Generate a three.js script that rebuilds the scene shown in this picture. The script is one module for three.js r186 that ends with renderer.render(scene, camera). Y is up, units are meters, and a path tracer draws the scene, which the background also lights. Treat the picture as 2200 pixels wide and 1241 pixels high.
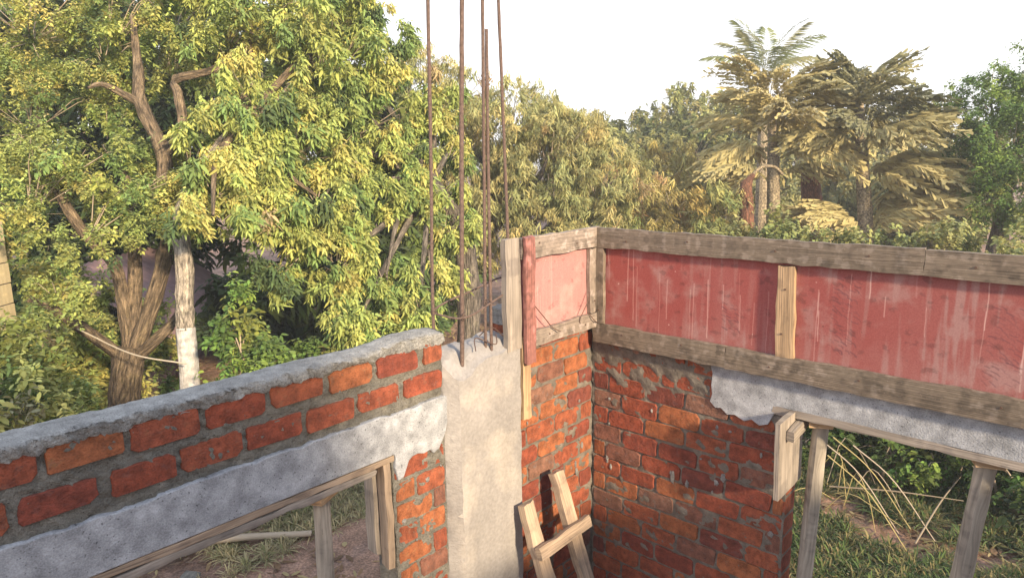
import * as THREE from 'three';
import { mergeGeometries, mergeVertices, toCreasedNormals } from 'three/addons/utils/BufferGeometryUtils.js';
import { createNoise3D } from 'simplex-noise';

// ------------------------------------------------------------------ camera, sky, sun, exposure
const scene = new THREE.Scene();
const camera = new THREE.PerspectiveCamera(45.77, 1024 / 577, 0.05, 400);
camera.position.set(-2.6945, 3.2222, 1.9471);
camera.up.set(0.1478, 0.9824, -0.1145);
camera.lookAt(-2.6945 + 0.72182, 3.2222 - 0.18631, 1.9471 - 0.66654);
const renderer = new THREE.WebGLRenderer({ antialias: true });
renderer.toneMapping = THREE.LinearToneMapping;
renderer.toneMappingExposure = 1.8;
renderer.shadowMap.enabled = true;

const SUN = new THREE.Vector3(-0.24, 0.36, 0.9).normalize();
{
  const w = 256, h = 128, d = new Float32Array(w * h * 4);
  const hor = [0.98, 0.98, 1.0], mid = [0.74, 0.78, 0.88], zen = [0.48, 0.56, 0.75], low = [0.3, 0.26, 0.22];
  for (let j = 0; j < h; j++) {
    const el = ((j + 0.5) / h - 0.5) * Math.PI, e = Math.max(0, Math.sin(el));
    const a = Math.min(1, e / 0.42), b = Math.max(0, Math.min(1, (e - 0.42) / 0.58));
    for (let i = 0; i < w; i++) {
      const o = (j * w + i) * 4;
      for (let c = 0; c < 3; c++) {
        const m = hor[c] + (mid[c] - hor[c]) * a * a * (3 - 2 * a);
        d[o + c] = el < -0.02 ? low[c] : m + (zen[c] - m) * b;
      }
      d[o + 3] = 1;
    }
  }
  const t = new THREE.DataTexture(d, w, h, THREE.RGBAFormat, THREE.FloatType);
  t.mapping = THREE.EquirectangularReflectionMapping; t.magFilter = THREE.LinearFilter; t.needsUpdate = true;
  scene.background = t; scene.environment = t;
}
const sun = new THREE.DirectionalLight(new THREE.Color().setRGB(1, 0.8, 0.55), 5);
sun.position.copy(SUN).multiplyScalar(60); sun.castShadow = true; sun.shadow.radius = 7;
Object.assign(sun.shadow.camera, { left: -30, right: 30, top: 30, bottom: -30, near: 1, far: 140 });
sun.shadow.mapSize.set(4096, 4096);
scene.add(sun, sun.target);
scene.fog = new THREE.FogExp2(new THREE.Color().setRGB(0.92, 0.96, 1), 0.0034);

// ------------------------------------------------------------------ helpers
const rng = (s) => () => { s = (s + 0x6d2b79f5) | 0; let t = Math.imul(s ^ (s >>> 15), 1 | s); t = (t + Math.imul(t ^ (t >>> 7), 61 | t)) ^ t; return ((t ^ (t >>> 14)) >>> 0) / 4294967296; };
const N3 = createNoise3D(rng(7));
const fbm = (x, y, z, o = 4) => { let s = 0, a = 0.5, f = 1; for (let i = 0; i < o; i++) { s += a * N3(x * f, y * f, z * f); a *= 0.5; f *= 2.03; } return s; };
const clamp = (x, a = 0, b = 1) => Math.min(b, Math.max(a, x));
const sstep = (a, b, x) => { const t = clamp((x - a) / (b - a)); return t * t * (3 - 2 * t); };
const V = (x, y, z) => new THREE.Vector3(x, y, z);
const used = new Map();
const numbered = (n) => { const k = used.get(n) || 0; used.set(n, k + 1); return k ? n + '_' + String(k).padStart(3, '0') : n; };
function shade(o) { o.traverse((c) => { if (c.isMesh) { c.castShadow = true; c.receiveShadow = true; } }); return o; }
function thing(name, label, category, group, pos = [0, 0, 0], ry = 0) {
  const g = new THREE.Group(); g.name = numbered(name); g.position.set(...pos); g.rotation.y = ry;
  g.userData = { label, category }; if (group) g.userData.group = group;
  scene.add(g); return g;
}
function part(parent, name, geo, m, pos, rot) {
  const o = new THREE.Mesh(geo, m); o.name = name; if (pos) o.position.set(...pos); if (rot) o.rotation.set(...rot);
  o.castShadow = o.receiveShadow = true; parent.add(o); return o;
}
function single(name, label, category, group, geo, m, pos, rot) {
  const o = part(scene, numbered(name), geo, m, pos, rot); o.userData = { label, category }; if (group) o.userData.group = group; return o;
}
function tex(w, h, fn, srgb = true) {
  const d = new Uint8Array(w * h * 4);
  for (let j = 0; j < h; j++) for (let i = 0; i < w; i++) {
    const c = fn(i / w, j / h), o = (j * w + i) * 4;
    if (typeof c === 'number') d[o] = d[o + 1] = d[o + 2] = clamp(c) * 255;
    else { d[o] = clamp(c[0]) * 255; d[o + 1] = clamp(c[1]) * 255; d[o + 2] = clamp(c[2]) * 255; }
    d[o + 3] = 255;
  }
  const t = new THREE.DataTexture(d, w, h); t.wrapS = t.wrapT = THREE.MirroredRepeatWrapping; t.magFilter = THREE.LinearFilter; t.minFilter = THREE.LinearMipmapLinearFilter;
  if (srgb) t.colorSpace = THREE.SRGBColorSpace; t.needsUpdate = true; return t;
}
const rep = (t, a, b = a) => { const c = t.clone(); c.repeat.set(1 / a, 1 / b); c.needsUpdate = true; return c; };
const L3 = (r, g, b) => new THREE.Color().setRGB(r, g, b);
const mat = (color, o = {}) => new THREE.MeshStandardMaterial({ color: L3(...color), roughness: 0.9, ...o });
// uv in metres, laid along the dominant face direction
function uvBox(geo, ou = 0, ov = 0, swap = false) {
  const g = geo.index ? geo.toNonIndexed() : geo, p = g.attributes.position, uv = new Float32Array(p.count * 2);
  const a = V(), b = V(), c = V(), n = V();
  for (let i = 0; i < p.count; i += 3) {
    a.fromBufferAttribute(p, i); b.fromBufferAttribute(p, i + 1); c.fromBufferAttribute(p, i + 2);
    n.copy(b).sub(a).cross(c.clone().sub(a)); const ax = Math.abs(n.x), ay = Math.abs(n.y), az = Math.abs(n.z);
    [a, b, c].forEach((q, k) => {
      let s, t; if (az >= ax && az >= ay) { s = q.x; t = q.y; } else if (ay >= ax) { s = q.x; t = q.z; } else { s = q.z; t = q.y; }
      if (swap) [s, t] = [t, s];
      uv[(i + k) * 2] = s + ou; uv[(i + k) * 2 + 1] = t + ov;
    });
  }
  g.setAttribute('uv', new THREE.BufferAttribute(uv, 2)); return g;
}
function fromArrays(pos, idx, uv) {
  const g = new THREE.BufferGeometry(); g.setAttribute('position', new THREE.Float32BufferAttribute(pos, 3));
  if (uv) g.setAttribute('uv', new THREE.Float32BufferAttribute(uv, 2)); if (idx) g.setIndex(idx); g.computeVertexNormals(); return g;
}
function tube(pts, radii, { rs = 8, seg = 0, rough = 0, seed = 0, cap = true, ov = 0, swap = false } = {}) {
  const cv = new THREE.CatmullRomCurve3(pts.map((p) => (Array.isArray(p) ? V(...p) : p))), n = seg || Math.max(2, (pts.length - 1) * 4);
  const fr = cv.computeFrenetFrames(n, false), pos = [], uv = [], idx = []; const len = cv.getLength();
  for (let i = 0; i <= n; i++) {
    const t = i / n, c = cv.getPoint(t), f = t * (radii.length - 1), k = Math.min(radii.length - 2, Math.floor(f)), r = radii[k] + (radii[k + 1] - radii[k]) * (f - k);
    for (let j = 0; j <= rs; j++) {
      const a = (j % rs) / rs * Math.PI * 2, dx = Math.cos(a), dy = Math.sin(a);
      const q = V().copy(fr.normals[i]).multiplyScalar(dx).addScaledVector(fr.binormals[i], dy);
      const rr = r * (1 + rough * fbm(c.x * 6 + dx + seed, c.y * 6 + dy, c.z * 6, 3));
      pos.push(c.x + q.x * rr, c.y + q.y * rr, c.z + q.z * rr); { const ua = j / rs * Math.max(0.02, r * 6.28), ub = t * len + ov; swap ? uv.push(ub, ua) : uv.push(ua, ub); }
    }
  }
  for (let i = 0; i < n; i++) for (let j = 0; j < rs; j++) { const a = i * (rs + 1) + j, b = a + rs + 1; idx.push(a, a + 1, b, b, a + 1, b + 1); }
  if (cap) for (const [i, s] of [[0, 1], [n, -1]]) {
    const c = cv.getPoint(i / n), k = pos.length / 3; pos.push(c.x, c.y, c.z); uv.push(0, 0);
    for (let j = 0; j < rs; j++) { const a = i * (rs + 1) + j; s > 0 ? idx.push(k, a + 1, a) : idx.push(k, a, a + 1); }
  }
  return fromArrays(pos, idx, uv);
}
// ------------------------------------------------------------------ textures and materials
const tGrain = tex(512, 512, (x, y) => { const b = fbm(x * 5, y * 5, 1, 5), f = fbm(x * 60, y * 60, 2, 3), p = fbm(x * 26, y * 26, 8, 2); return 0.84 + b * 0.2 + f * 0.13 - (p > 0.42 ? 0.35 * (p - 0.42) * 5 : 0); });
const tGrainBump = tex(512, 512, (x, y) => { const p = fbm(x * 26, y * 26, 8, 2); return 0.6 + fbm(x * 12, y * 12, 4, 5) * 0.5 + fbm(x * 80, y * 80, 3, 2) * 0.25 - (p > 0.42 ? 0.5 : 0); }, false);
const tFineBump = tex(512, 512, (x, y) => { const p = fbm(x * 34, y * 34, 18, 2); return 0.6 + fbm(x * 50, y * 50, 14, 3) * 0.4 + fbm(x * 5, y * 5, 15, 2) * 0.1 - (p > 0.5 ? 0.55 : 0); }, false);
const tStain = tex(512, 512, (x, y) => {
  const b = fbm(x * 3, y * 3, 21, 5), f = fbm(x * 70, y * 70, 22, 3), s = fbm(x * 14, y * 2.2, 23, 4), e = sstep(0.1, 0.5, fbm(x * 4, y * 4, 29, 4));
  const v = 0.88 + b * 0.1 + f * 0.08 + s * 0.05; return [v + e * 0.1, v + e * 0.09, v + e * 0.07];
});
const tBrick = tex(512, 512, (x, y) => {
  const b = fbm(x * 7, y * 7, 31, 4), f = fbm(x * 55, y * 55, 32, 3), m = sstep(0.22, 0.6, fbm(x * 9, y * 9, 33, 4)), k = sstep(0.3, 0.6, fbm(x * 16, y * 16, 35, 3));
  const v = 0.86 + b * 0.26 + f * 0.14; return [v - k * 0.12, v * (1 + m * 0.14) - k * 0.1, v * (1 + m * 0.32) - k * 0.08];
});
const tWood = tex(1024, 256, (x, y) => {
  const w = fbm(x * 2.2, y * 5, 41, 3) * 0.35, g = fbm(x * 3, (y + w * 0.12) * 46, 42, 4), r = Math.sin((y * 26 + w * 5 + fbm(x * 1.2, y * 3, 43, 2) * 4) * 2.2) * 0.5;
  const st = sstep(0.05, 0.5, fbm(x * 15, y * 2.8, 44, 4)), c = fbm(x * 6, (y + w * 0.1) * 90, 46, 2);
  const v = 0.84 + g * 0.17 + r * 0.045 - (c > 0.6 ? 0.16 : 0) + fbm(x * 5, y * 4, 48, 4) * 0.16; return [v - st * 0.1, v - st * 0.1, v - st * 0.09];
});
const tWoodBump = tex(1024, 256, (x, y) => { const w = fbm(x * 2.2, y * 5, 41, 3) * 0.35, c = fbm(x * 6, (y + w * 0.1) * 90, 46, 2); return 0.6 + fbm(x * 3, (y + w * 0.12) * 46, 42, 4) * 0.7 - (c > 0.5 ? 0.4 : 0); }, false);
// formwork timber: cement film and dark wet stains on the grain
const tFormWood = tex(1024, 256, (x, y) => {
  const g = fbm(x * 3, y * 44, 52, 4), d = sstep(0.0, 0.45, fbm(x * 14, y * 2.7, 53, 4)), c = sstep(0.08, 0.5, fbm(x * 19 + 3, y * 3.6, 54, 5)), p = fbm(x * 90, y * 26, 55, 2) > 0.55 ? 0.2 : 0;
  const v = 0.68 + g * 0.17 - d * 0.12 + fbm(x * 40, y * 12, 57, 3) * 0.08; return [v + c * 0.12 + p, v * 0.985 + c * 0.13 + p, v * 0.95 + c * 0.15 + p];
});
const tBark = tex(512, 512, (x, y) => { const a = fbm(x * 14, y * 4, 61, 4), b = fbm(x * 50, y * 30, 62, 3), l = sstep(0.15, 0.45, fbm(x * 5, y * 5, 63, 4)); const v = 0.7 + a * 0.45 + b * 0.2; return [v + l * 0.12, v + l * 0.13, v + l * 0.1]; });
const tBarkBump = tex(512, 512, (x, y) => 0.5 + fbm(x * 14, y * 4, 61, 4) * 0.7 + fbm(x * 40, y * 16, 62, 3) * 0.3, false);
const tDirt = tex(1024, 1024, (x, y) => {
  const b = fbm(x * 6, y * 6, 71, 5), f = fbm(x * 120, y * 120, 72, 3), g = sstep(0.1, 0.4, fbm(x * 9, y * 9, 73, 4)), s = fbm(x * 60, y * 60, 74, 2) > 0.55 ? 0.16 : 0;
  const v = 0.72 + b * 0.3 + f * 0.25 + s; return [v, v * (0.97 + g * 0.02), v * (0.94 + g * 0.05)];
});
const tDirtBump = tex(512, 512, (x, y) => 0.5 + fbm(x * 10, y * 10, 75, 5) * 0.6 + (fbm(x * 50, y * 50, 74, 2) > 0.5 ? 0.25 : 0), false);

const M = {};
M.concrete = mat([0.385, 0.36, 0.34], { map: rep(tStain, 1.6), bumpMap: rep(tFineBump, 0.6), bumpScale: 0.002 });
M.columnTop = mat([0.52, 0.47, 0.45], { map: rep(tGrain, 0.4), bumpMap: rep(tGrainBump, 0.25), bumpScale: 0.008 });
M.lintel = mat([0.5, 0.515, 0.54], { map: rep(tGrain, 0.42), bumpMap: rep(tFineBump, 0.45), bumpScale: 0.002 });
M.mortar = mat([0.25, 0.215, 0.175], { map: rep(tGrain, 0.3), bumpMap: rep(tGrainBump, 0.2), bumpScale: 0.003 });
M.joint = mat([0.3, 0.28, 0.235], { map: rep(tGrain, 0.3), bumpMap: rep(tGrainBump, 0.18), bumpScale: 0.008 });
M.cap = mat([0.5, 0.49, 0.46], { map: rep(tGrain, 0.34), bumpMap: rep(tGrainBump, 0.2), bumpScale: 0.009 });
M.mortarPale = mat([0.47, 0.455, 0.425], { map: rep(tGrain, 0.3), bumpMap: rep(tGrainBump, 0.18), bumpScale: 0.01 });
const brickMats = [[0.38, 0.108, 0.05], [0.34, 0.082, 0.041], [0.29, 0.07, 0.04], [0.42, 0.14, 0.056], [0.24, 0.066, 0.044], [0.35, 0.092, 0.045], [0.27, 0.115, 0.076], [0.3, 0.15, 0.1]]
  .map((c) => mat(c, { map: rep(tBrick, 0.45), bumpMap: rep(tGrainBump, 0.22), bumpScale: 0.003 }));
const wood = (c, t = tWood, lx = 1.6, ly = 0.3) => mat(c, { map: rep(t, lx, ly), bumpMap: rep(tWoodBump, lx, ly), bumpScale: 0.0012, roughness: 0.85 });
M.woodPale = wood([0.55, 0.41, 0.29]);
M.woodNew = wood([0.62, 0.42, 0.24]);
M.woodGrey = wood([0.42, 0.36, 0.3]);
M.woodForm = wood([0.42, 0.34, 0.27], tFormWood, 1.3, 0.25);
M.woodFormPale = wood([0.6, 0.5, 0.44], tFormWood, 1.3, 0.25);
M.pole = wood([0.5, 0.44, 0.36], tWood, 1.2, 0.5);
M.rust = mat([0.27, 0.185, 0.15], { map: rep(tGrain, 0.08), bumpMap: rep(tGrainBump, 0.03), bumpScale: 0.002, roughness: 0.75, metalness: 0.25 });
M.wire = mat([0.13, 0.08, 0.06], { roughness: 0.7, metalness: 0.3 });
M.bark = mat([0.3, 0.22, 0.14], { map: rep(tBark, 0.5, 0.8), bumpMap: rep(tBarkBump, 0.5, 0.8), bumpScale: 0.02 });
M.barkPale = mat([0.56, 0.48, 0.38], { map: rep(tBark, 0.4, 0.7), bumpMap: rep(tBarkBump, 0.4, 0.7), bumpScale: 0.015 });
M.barkGrey = mat([0.25, 0.21, 0.17], { map: rep(tBark, 0.5, 0.8), bumpMap: rep(tBarkBump, 0.5, 0.8), bumpScale: 0.02 });
M.lime = mat([0.64, 0.6, 0.55], { map: rep(tGrain, 0.5), bumpMap: rep(tBarkBump, 0.4, 0.7), bumpScale: 0.008 });
M.palmTrunk = mat([0.6, 0.48, 0.31], { map: rep(tBark, 0.6, 0.25), bumpMap: rep(tBarkBump, 0.6, 0.2), bumpScale: 0.02 });
M.deadTrunk = mat([0.36, 0.16, 0.09], { map: rep(tBark, 0.4, 0.5), bumpMap: rep(tBarkBump, 0.4, 0.5), bumpScale: 0.02 });
M.twig = mat([0.4, 0.32, 0.23]);
M.leaf = new THREE.MeshPhysicalMaterial({ color: 0xffffff, roughness: 1, transmission: 0.24, thickness: 0, side: THREE.DoubleSide, specularIntensity: 0.6, vertexColors: true });
M.blade = M.leaf.clone(); M.blade.vertexColors = false;
M.straw = mat([0.36, 0.29, 0.12], { side: THREE.DoubleSide });

// ------------------------------------------------------------------ ground
{
  const n = 120, pos = [], uv = [], idx = [], map = (t) => { const s = t * 2 - 1; return Math.sign(s) * (Math.abs(s) * 8 + Math.pow(Math.abs(s), 4) * 140); };
  for (let j = 0; j <= n; j++) for (let i = 0; i <= n; i++) {
    const x = map(i / n) + 2, z = map(j / n) - 2; pos.push(x, fbm(x * 0.35, z * 0.35, 90, 3) * 0.1 - 0.03, z); uv.push(x, z);
    if (i < n && j < n) { const a = j * (n + 1) + i; idx.push(a, a + n + 1, a + 1, a + 1, a + n + 1, a + n + 2); }
  }
  const g = part(scene, 'ground', fromArrays(pos, idx, uv), mat([0.5, 0.32, 0.23], { map: rep(tDirt, 3.3), bumpMap: rep(tDirtBump, 1.6), bumpScale: 0.02, roughness: 1 }));
  g.userData = { kind: 'structure', label: 'reddish brown bare earth around the building' };
}
const H = 2.9;
// ------------------------------------------------------------------ masonry
function panelGeo(x0, x1, y0, y1, thick, zf, step = 0.012) {
  const nx = Math.max(2, Math.round((x1 - x0) / step)), ny = Math.max(2, Math.round((y1 - y0) / step)), pos = [], idx = [], at = (i, j) => j * (nx + 1) + i;
  for (let j = 0; j <= ny; j++) for (let i = 0; i <= nx; i++) { const x = x0 + (x1 - x0) * i / nx, y = y0 + (y1 - y0) * j / ny; pos.push(x, y, zf(x, y)); }
  for (let j = 0; j < ny; j++) for (let i = 0; i < nx; i++) idx.push(at(i, j), at(i + 1, j), at(i, j + 1), at(i + 1, j), at(i + 1, j + 1), at(i, j + 1));
  const rim = []; for (let i = 0; i < nx; i++) rim.push([i, 0]); for (let j = 0; j < ny; j++) rim.push([nx, j]); for (let i = nx; i > 0; i--) rim.push([i, ny]); for (let j = ny; j > 0; j--) rim.push([0, j]);
  const k = pos.length / 3; rim.forEach(([i, j]) => { const a = at(i, j) * 3; pos.push(pos[a], pos[a + 1], pos[a + 2]); }); rim.forEach(([i, j]) => { const a = at(i, j) * 3; pos.push(pos[a], pos[a + 1], -thick); });
  const m = rim.length; for (let q = 0; q < m; q++) { const r = (q + 1) % m; idx.push(k + q, k + m + q, k + r, k + r, k + m + q, k + m + r); }
  const b = pos.length / 3; pos.push(x0, y0, -thick, x1, y0, -thick, x1, y1, -thick, x0, y1, -thick); idx.push(b, b + 2, b + 1, b, b + 3, b + 2);
  const g = fromArrays(pos, idx); const nrm = g.attributes.normal.array.slice(); const u = uvBox(g); return u;
}
const brickGeos = [];
for (let s = 0; s < 14; s++) {   // irregular hand-made bricks, nominal 0.186 x 0.08, front at z = 0
  const r = rng(500 + s), w = 0.093, h = 0.04, out = [];
  for (const [cx, cy] of [[-1, -1], [1, -1], [1, 1], [-1, 1]]) {
    const c = 0.006 + r() * 0.014, a = [cx * (w - (cx * cy > 0 ? 0 : c)), cy * (h - (cx * cy > 0 ? c : 0))], b = [cx * (w - (cx * cy > 0 ? c : 0)), cy * (h - (cx * cy > 0 ? 0 : c))];
    for (const q of [a, b]) out.push([q[0] + (r() - 0.5) * 0.006, q[1] + (r() - 0.5) * 0.006]);
  }
  out.splice(4, 0, [w + (r() - 0.5) * 0.006, (r() - 0.5) * 0.02].map((v, i) => v)); out.splice(3, 0); // a nick on the right end
  const n = out.length, pos = [], idx = [], e = 0.002;
  for (const [x, y] of out) pos.push(x - Math.sign(x) * e, y - Math.sign(y) * e, (r() - 0.5) * 0.002);
  for (const [x, y] of out) pos.push(x, y, -0.004);
  for (const [x, y] of out) pos.push(x, y, -0.035);
  for (let i = 1; i < n - 1; i++) idx.push(0, i, i + 1);
  for (let k = 0; k < 2; k++) for (let i = 0; i < n; i++) { const j = (i + 1) % n; idx.push(k * n + i, (k + 1) * n + i, k * n + j, k * n + j, (k + 1) * n + i, (k + 1) * n + j); }
  const g = uvBox(fromArrays(pos, idx), s * 0.37, s * 0.21); g.computeVertexNormals(); brickGeos.push(toCreasedNormals(g, 0.25));
}
let brickSeed = rng(99);
function brick(parent, x0, x1, y, weights, z = 0, h = 0.08) {
  const r = brickSeed, k = Math.floor(r() * brickGeos.length); let t = r() * weights.reduce((a, b) => a + b, 0), mi = 0; while ((t -= weights[mi]) > 0 && mi < weights.length - 1) mi++;
  const o = part(parent, 'brick', brickGeos[k], brickMats[mi], [(x0 + x1) / 2, y, z + (r() - 0.5) * 0.005], [(r() - 0.5) * 0.03, (r() - 0.5) * 0.03, (r() - 0.5) * 0.03 + (r() < 0.5 ? Math.PI : 0)]);
  o.scale.set((x1 - x0) / 0.186, h / 0.08 * (0.93 + r() * 0.1), 1); return o;
}
function course(parent, x0, x1, y, off, weights, len = 0.2, h = 0.081) {
  const r = brickSeed;
  for (let x = x0 - off; x < x1 - 0.03;) {
    const l = len * (0.94 + r() * 0.12), a = Math.max(x, x0) + 0.0055, b = Math.min(x + l, x1) - 0.0055; if (b - a > 0.035) brick(parent, a, b, y + (r() - 0.5) * 0.006, weights, 0, h); x += l;
  }
}
const redW = [4, 4, 1.2, 0.6, 0, 4, 0, 0], mixW = [4, 3, 2.5, 4, 2.5, 3, 2.5, 1.2], pierW = [2, 3, 3, 2, 2, 3, 1.5, 1];
const smear = (amp, base, sd) => (x, y) => base + amp * (fbm(x * 9 + sd, y * 12, sd, 3) * 1.25) + fbm(x * 45, y * 45, sd + 3, 3) * 0.0035;

// left wall: two courses on a lintel, an opening below
{
  const t = thing('brick_wall', 'low red brick wall with grey mortar top and lintel, left of the concrete column', 'wall');
  const zf = (x, y) => -0.006 + fbm(x * 26, y * 26, 5, 4) * 0.016 + fbm(x * 8, y * 8, 6, 2) * 0.004;
  part(t, 'mortar', mergeGeometries([panelGeo(-3.6, -0.992, H - 0.6, H - 0.352, 0.115, zf), panelGeo(-1.258, -0.992, -0.1, H - 0.735, 0.115, smear(0.009, -0.003, 13)), panelGeo(-3.6, -3.2, -0.1, H - 0.735, 0.115, smear(0.009, -0.003, 17), 0.03)]), M.joint);
  const up = [-2.44, -2.33, -2.314, -2.131, -2.116, -1.929, -1.912, -1.728, -1.711, -1.523, -1.498, -1.324, -1.302, -1.118, -1.084, -0.996];
  const lo = [-2.395, -2.388, -2.209, -2.177, -2.009, -1.995, -1.811, -1.797, -1.606, -1.591, -1.408, -1.388, -1.208, -1.188, -0.999];
  for (let i = 0; i < up.length; i += 2) brick(t, i ? up[i] : -2.515, up[i + 1], H - 0.406 + Math.sin(i) * 0.003, redW, 0.001, 0.079);
  for (let i = 1; i < lo.length; i += 2) brick(t, lo[i], lo[i + 1], H - 0.515 + Math.cos(i) * 0.003, redW, 0.001, 0.077);
  for (let x = -2.405; x > -3.5; x -= 0.2) { brick(t, x - 0.185, x, H - 0.515, redW, 0.004); brick(t, x - 0.3, x - 0.115, H - 0.406, redW, 0.004); }
  for (let k = 0, y = H - 0.775 - 0.045; y > -0.05; k++, y -= 0.0905) { course(t, -1.25, -0.998, y, k % 2 ? 0.1 : 0.02, pierW); if (k % 2) course(t, -3.6, -3.2, y, 0, pierW); }
  // rough mortar bed along the wall top
  const prof = [[0.002, -0.374], [0.009, -0.364], [0.012, -0.348], [0.009, -0.338], [-0.012, -0.334], [-0.045, -0.331], [-0.07, -0.332], [-0.095, -0.334], [-0.113, -0.339], [-0.122, -0.352], [-0.119, -0.375]], pos = [], idx = [], n = 260, m = prof.length;
  for (let i = 0; i <= n; i++) {
    const x = -3.6 + (3.6 - 0.995) * i / n, bump = 0.01 * sstep(-1.3, -1.16, x) * (1 - 0.6 * sstep(-1.06, -0.995, x)) + 0.008 * fbm(x * 2.3, 0, 3, 2);
    prof.forEach(([z, y], k) => { const e = k < 4 || k > 8 ? 1.6 : 0.55; pos.push(x, H + y + (k > 1 && k < 10 ? bump : 0) + fbm(x * 20, z * 24, 8 + k * 0.25, 5) * 0.0075 * e, z + (fbm(x * 5, k * 0.3, 12, 2) + fbm(x * 42, k * 0.8, 14, 4) * 0.9) * 0.011 * e); });
    if (i < n) for (let k = 0; k < m - 1; k++) { const a = i * m + k; idx.push(a, a + m, a + 1, a + 1, a + m, a + m + 1); }
  }
  for (const [i, s] of [[0, 1], [n, -1]]) for (let k = 1; k < m - 1; k++) idx.push(i * m, i * m + (s > 0 ? k : k + 1), i * m + (s > 0 ? k + 1 : k));
  part(t, 'mortar_cap', uvBox(fromArrays(pos, idx)), M.cap).userData.label = 'rough grey mortar bed along the wall top';
  const s = new THREE.Shape(), r = rng(31); const low = [[-3.6, -0.742], [-1.25, -0.742], [-1.243, -0.76], [-1.247, -0.8], [-1.235, -0.85], [-1.215, -0.845], [-1.2, -0.815], [-1.188, -0.79], [-1.17, -0.778], [-1.14, -0.775], [-1.11, -0.785], [-1.08, -0.78], [-1.06, -0.8], [-1.035, -0.79], [-1.015, -0.76], [-1.0, -0.735], [-0.99, -0.7], [-0.975, -0.67], [-0.982, -0.64], [-0.97, -0.61], [-0.985, -0.592]];
  low.forEach(([x, y], i) => (i ? s.lineTo(x, y + H) : s.moveTo(x, y + H)));
  for (let x = -1.02; x > -3.6; x -= 0.04) s.lineTo(x, H - 0.592 + (r() - 0.5) * 0.012);
  s.lineTo(-3.6, H - 0.592);
  const lg = new THREE.ExtrudeGeometry(s, { depth: 0.1, bevelEnabled: true, bevelSize: 0.004, bevelThickness: 0.006, bevelSegments: 2, steps: 1 }); lg.translate(0, 0, -0.096);
  part(t, 'lintel', uvBox(lg), M.lintel).userData.label = 'pitted pale grey concrete lintel';
}
// wall behind the column, under the pink formwork
{
  const t = thing('brick_wall', 'narrow sunlit orange brick wall between the column and the inner corner', 'wall');
  part(t, 'mortar', panelGeo(-0.6, 0.115, -0.1, H - 0.42, 0.115, smear(0.0095, -0.0045, 23)), M.mortar);
  for (let k = 0, y = H - 0.475; y > -0.05; k++, y -= 0.0895) course(t, -0.595, 0, y, k % 2 ? 0.11 : 0.02, mixW);
  for (const [a, b] of [[-0.6, -0.555], [-0.545, -0.37], [-0.355, -0.17], [-0.155, 0.03]]) brick(t, a, b, H - 0.41, mixW, -0.012, 0.09).position.y += 0.008;
  const end = brick(t, -0.04, 0.075, H - 0.42, redW, 0, 0.09); end.rotation.set(0, -Math.PI / 2, 0); end.position.set(-0.604, H - 0.42, -0.06);
  const g = new THREE.BoxGeometry(0.72, 0.07, 0.13, 40, 4, 6), p = g.attributes.position;
  for (let i = 0; i < p.count; i++) { const x = p.getX(i), y = p.getY(i), z = p.getZ(i); p.setXYZ(i, x, y + fbm(x * 12, z * 12, 4, 3) * 0.02, z + fbm(x * 14, y * 14, 9, 3) * 0.016); }
  part(t, 'mortar_cap', uvBox(g), M.mortarPale, [-0.25, H - 0.345, -0.065]);
}
// right wall: pier, lintel, opening, courses above; local x runs along the wall, local z faces the room
{
  const t = thing('brick_wall', 'dark red brick wall with grey lintel over an opening, right of the inner corner', 'wall', null, [0, 0, 0], -Math.PI / 2);
  const topSmear = (x, y) => smear(0.0095, -0.005, 33)(x, y) + 0.006 * sstep(H - 0.8, H - 0.7, y + 0.04 * Math.sin(x * 9));
  part(t, 'mortar', mergeGeometries([panelGeo(0, 0.985, -0.1, H - 0.36, 0.115, topSmear), panelGeo(0.985, 4.2, H - 0.6, H - 0.36, 0.115, smear(0.008, -0.004, 37), 0.03), panelGeo(2.75, 4.2, -0.1, H - 0.72, 0.115, smear(0.008, -0.004, 39), 0.04)]), M.mortar);
  for (let k = 0, y = H - 0.5; y > -0.05; k++, y -= 0.0895) { course(t, 0.008, 0.982, y, k % 2 ? 0.12 : 0.03, mixW, 0.205); if (y < H - 0.75 && k % 2) course(t, 2.75, 4.2, y, 0, mixW, 0.205); }
  // bricks of the reveal seen through the opening
  for (let k = 0, y = H - 0.86; y > -0.05; k++, y -= 0.0895) { const b = brick(t, -0.055, 0.05, y, redW, 0, 0.078); b.position.set(0.987, y, -0.06); b.rotation.set(0, Math.PI / 2, 0); }
  const s = new THREE.Shape(), r = rng(77);
  const low = [[4.2, -0.688], [0.93, -0.688], [0.925, -0.72], [0.9, -0.775], [0.87, -0.788], [0.83, -0.77], [0.8, -0.785], [0.76, -0.768], [0.72, -0.775], [0.69, -0.752], [0.665, -0.757], [0.648, -0.735], [0.655, -0.7], [0.642, -0.66], [0.65, -0.61], [0.64, -0.57], [0.64, -0.54], [4.2, -0.54]];
  low.forEach(([x, y], i) => (i ? s.lineTo(x + (i > 2 && i < 16 ? (r() - 0.5) * 0.01 : 0), y + H) : s.moveTo(x, y + H)));
  const lg = new THREE.ExtrudeGeometry(s, { depth: 0.1, bevelEnabled: true, bevelSize: 0.003, bevelThickness: 0.005, bevelSegments: 2, steps: 1 }); lg.translate(0, 0, -0.094);
  part(t, 'lintel', uvBox(lg), M.lintel).userData.label = 'grey concrete lintel spanning the opening';
}
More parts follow.
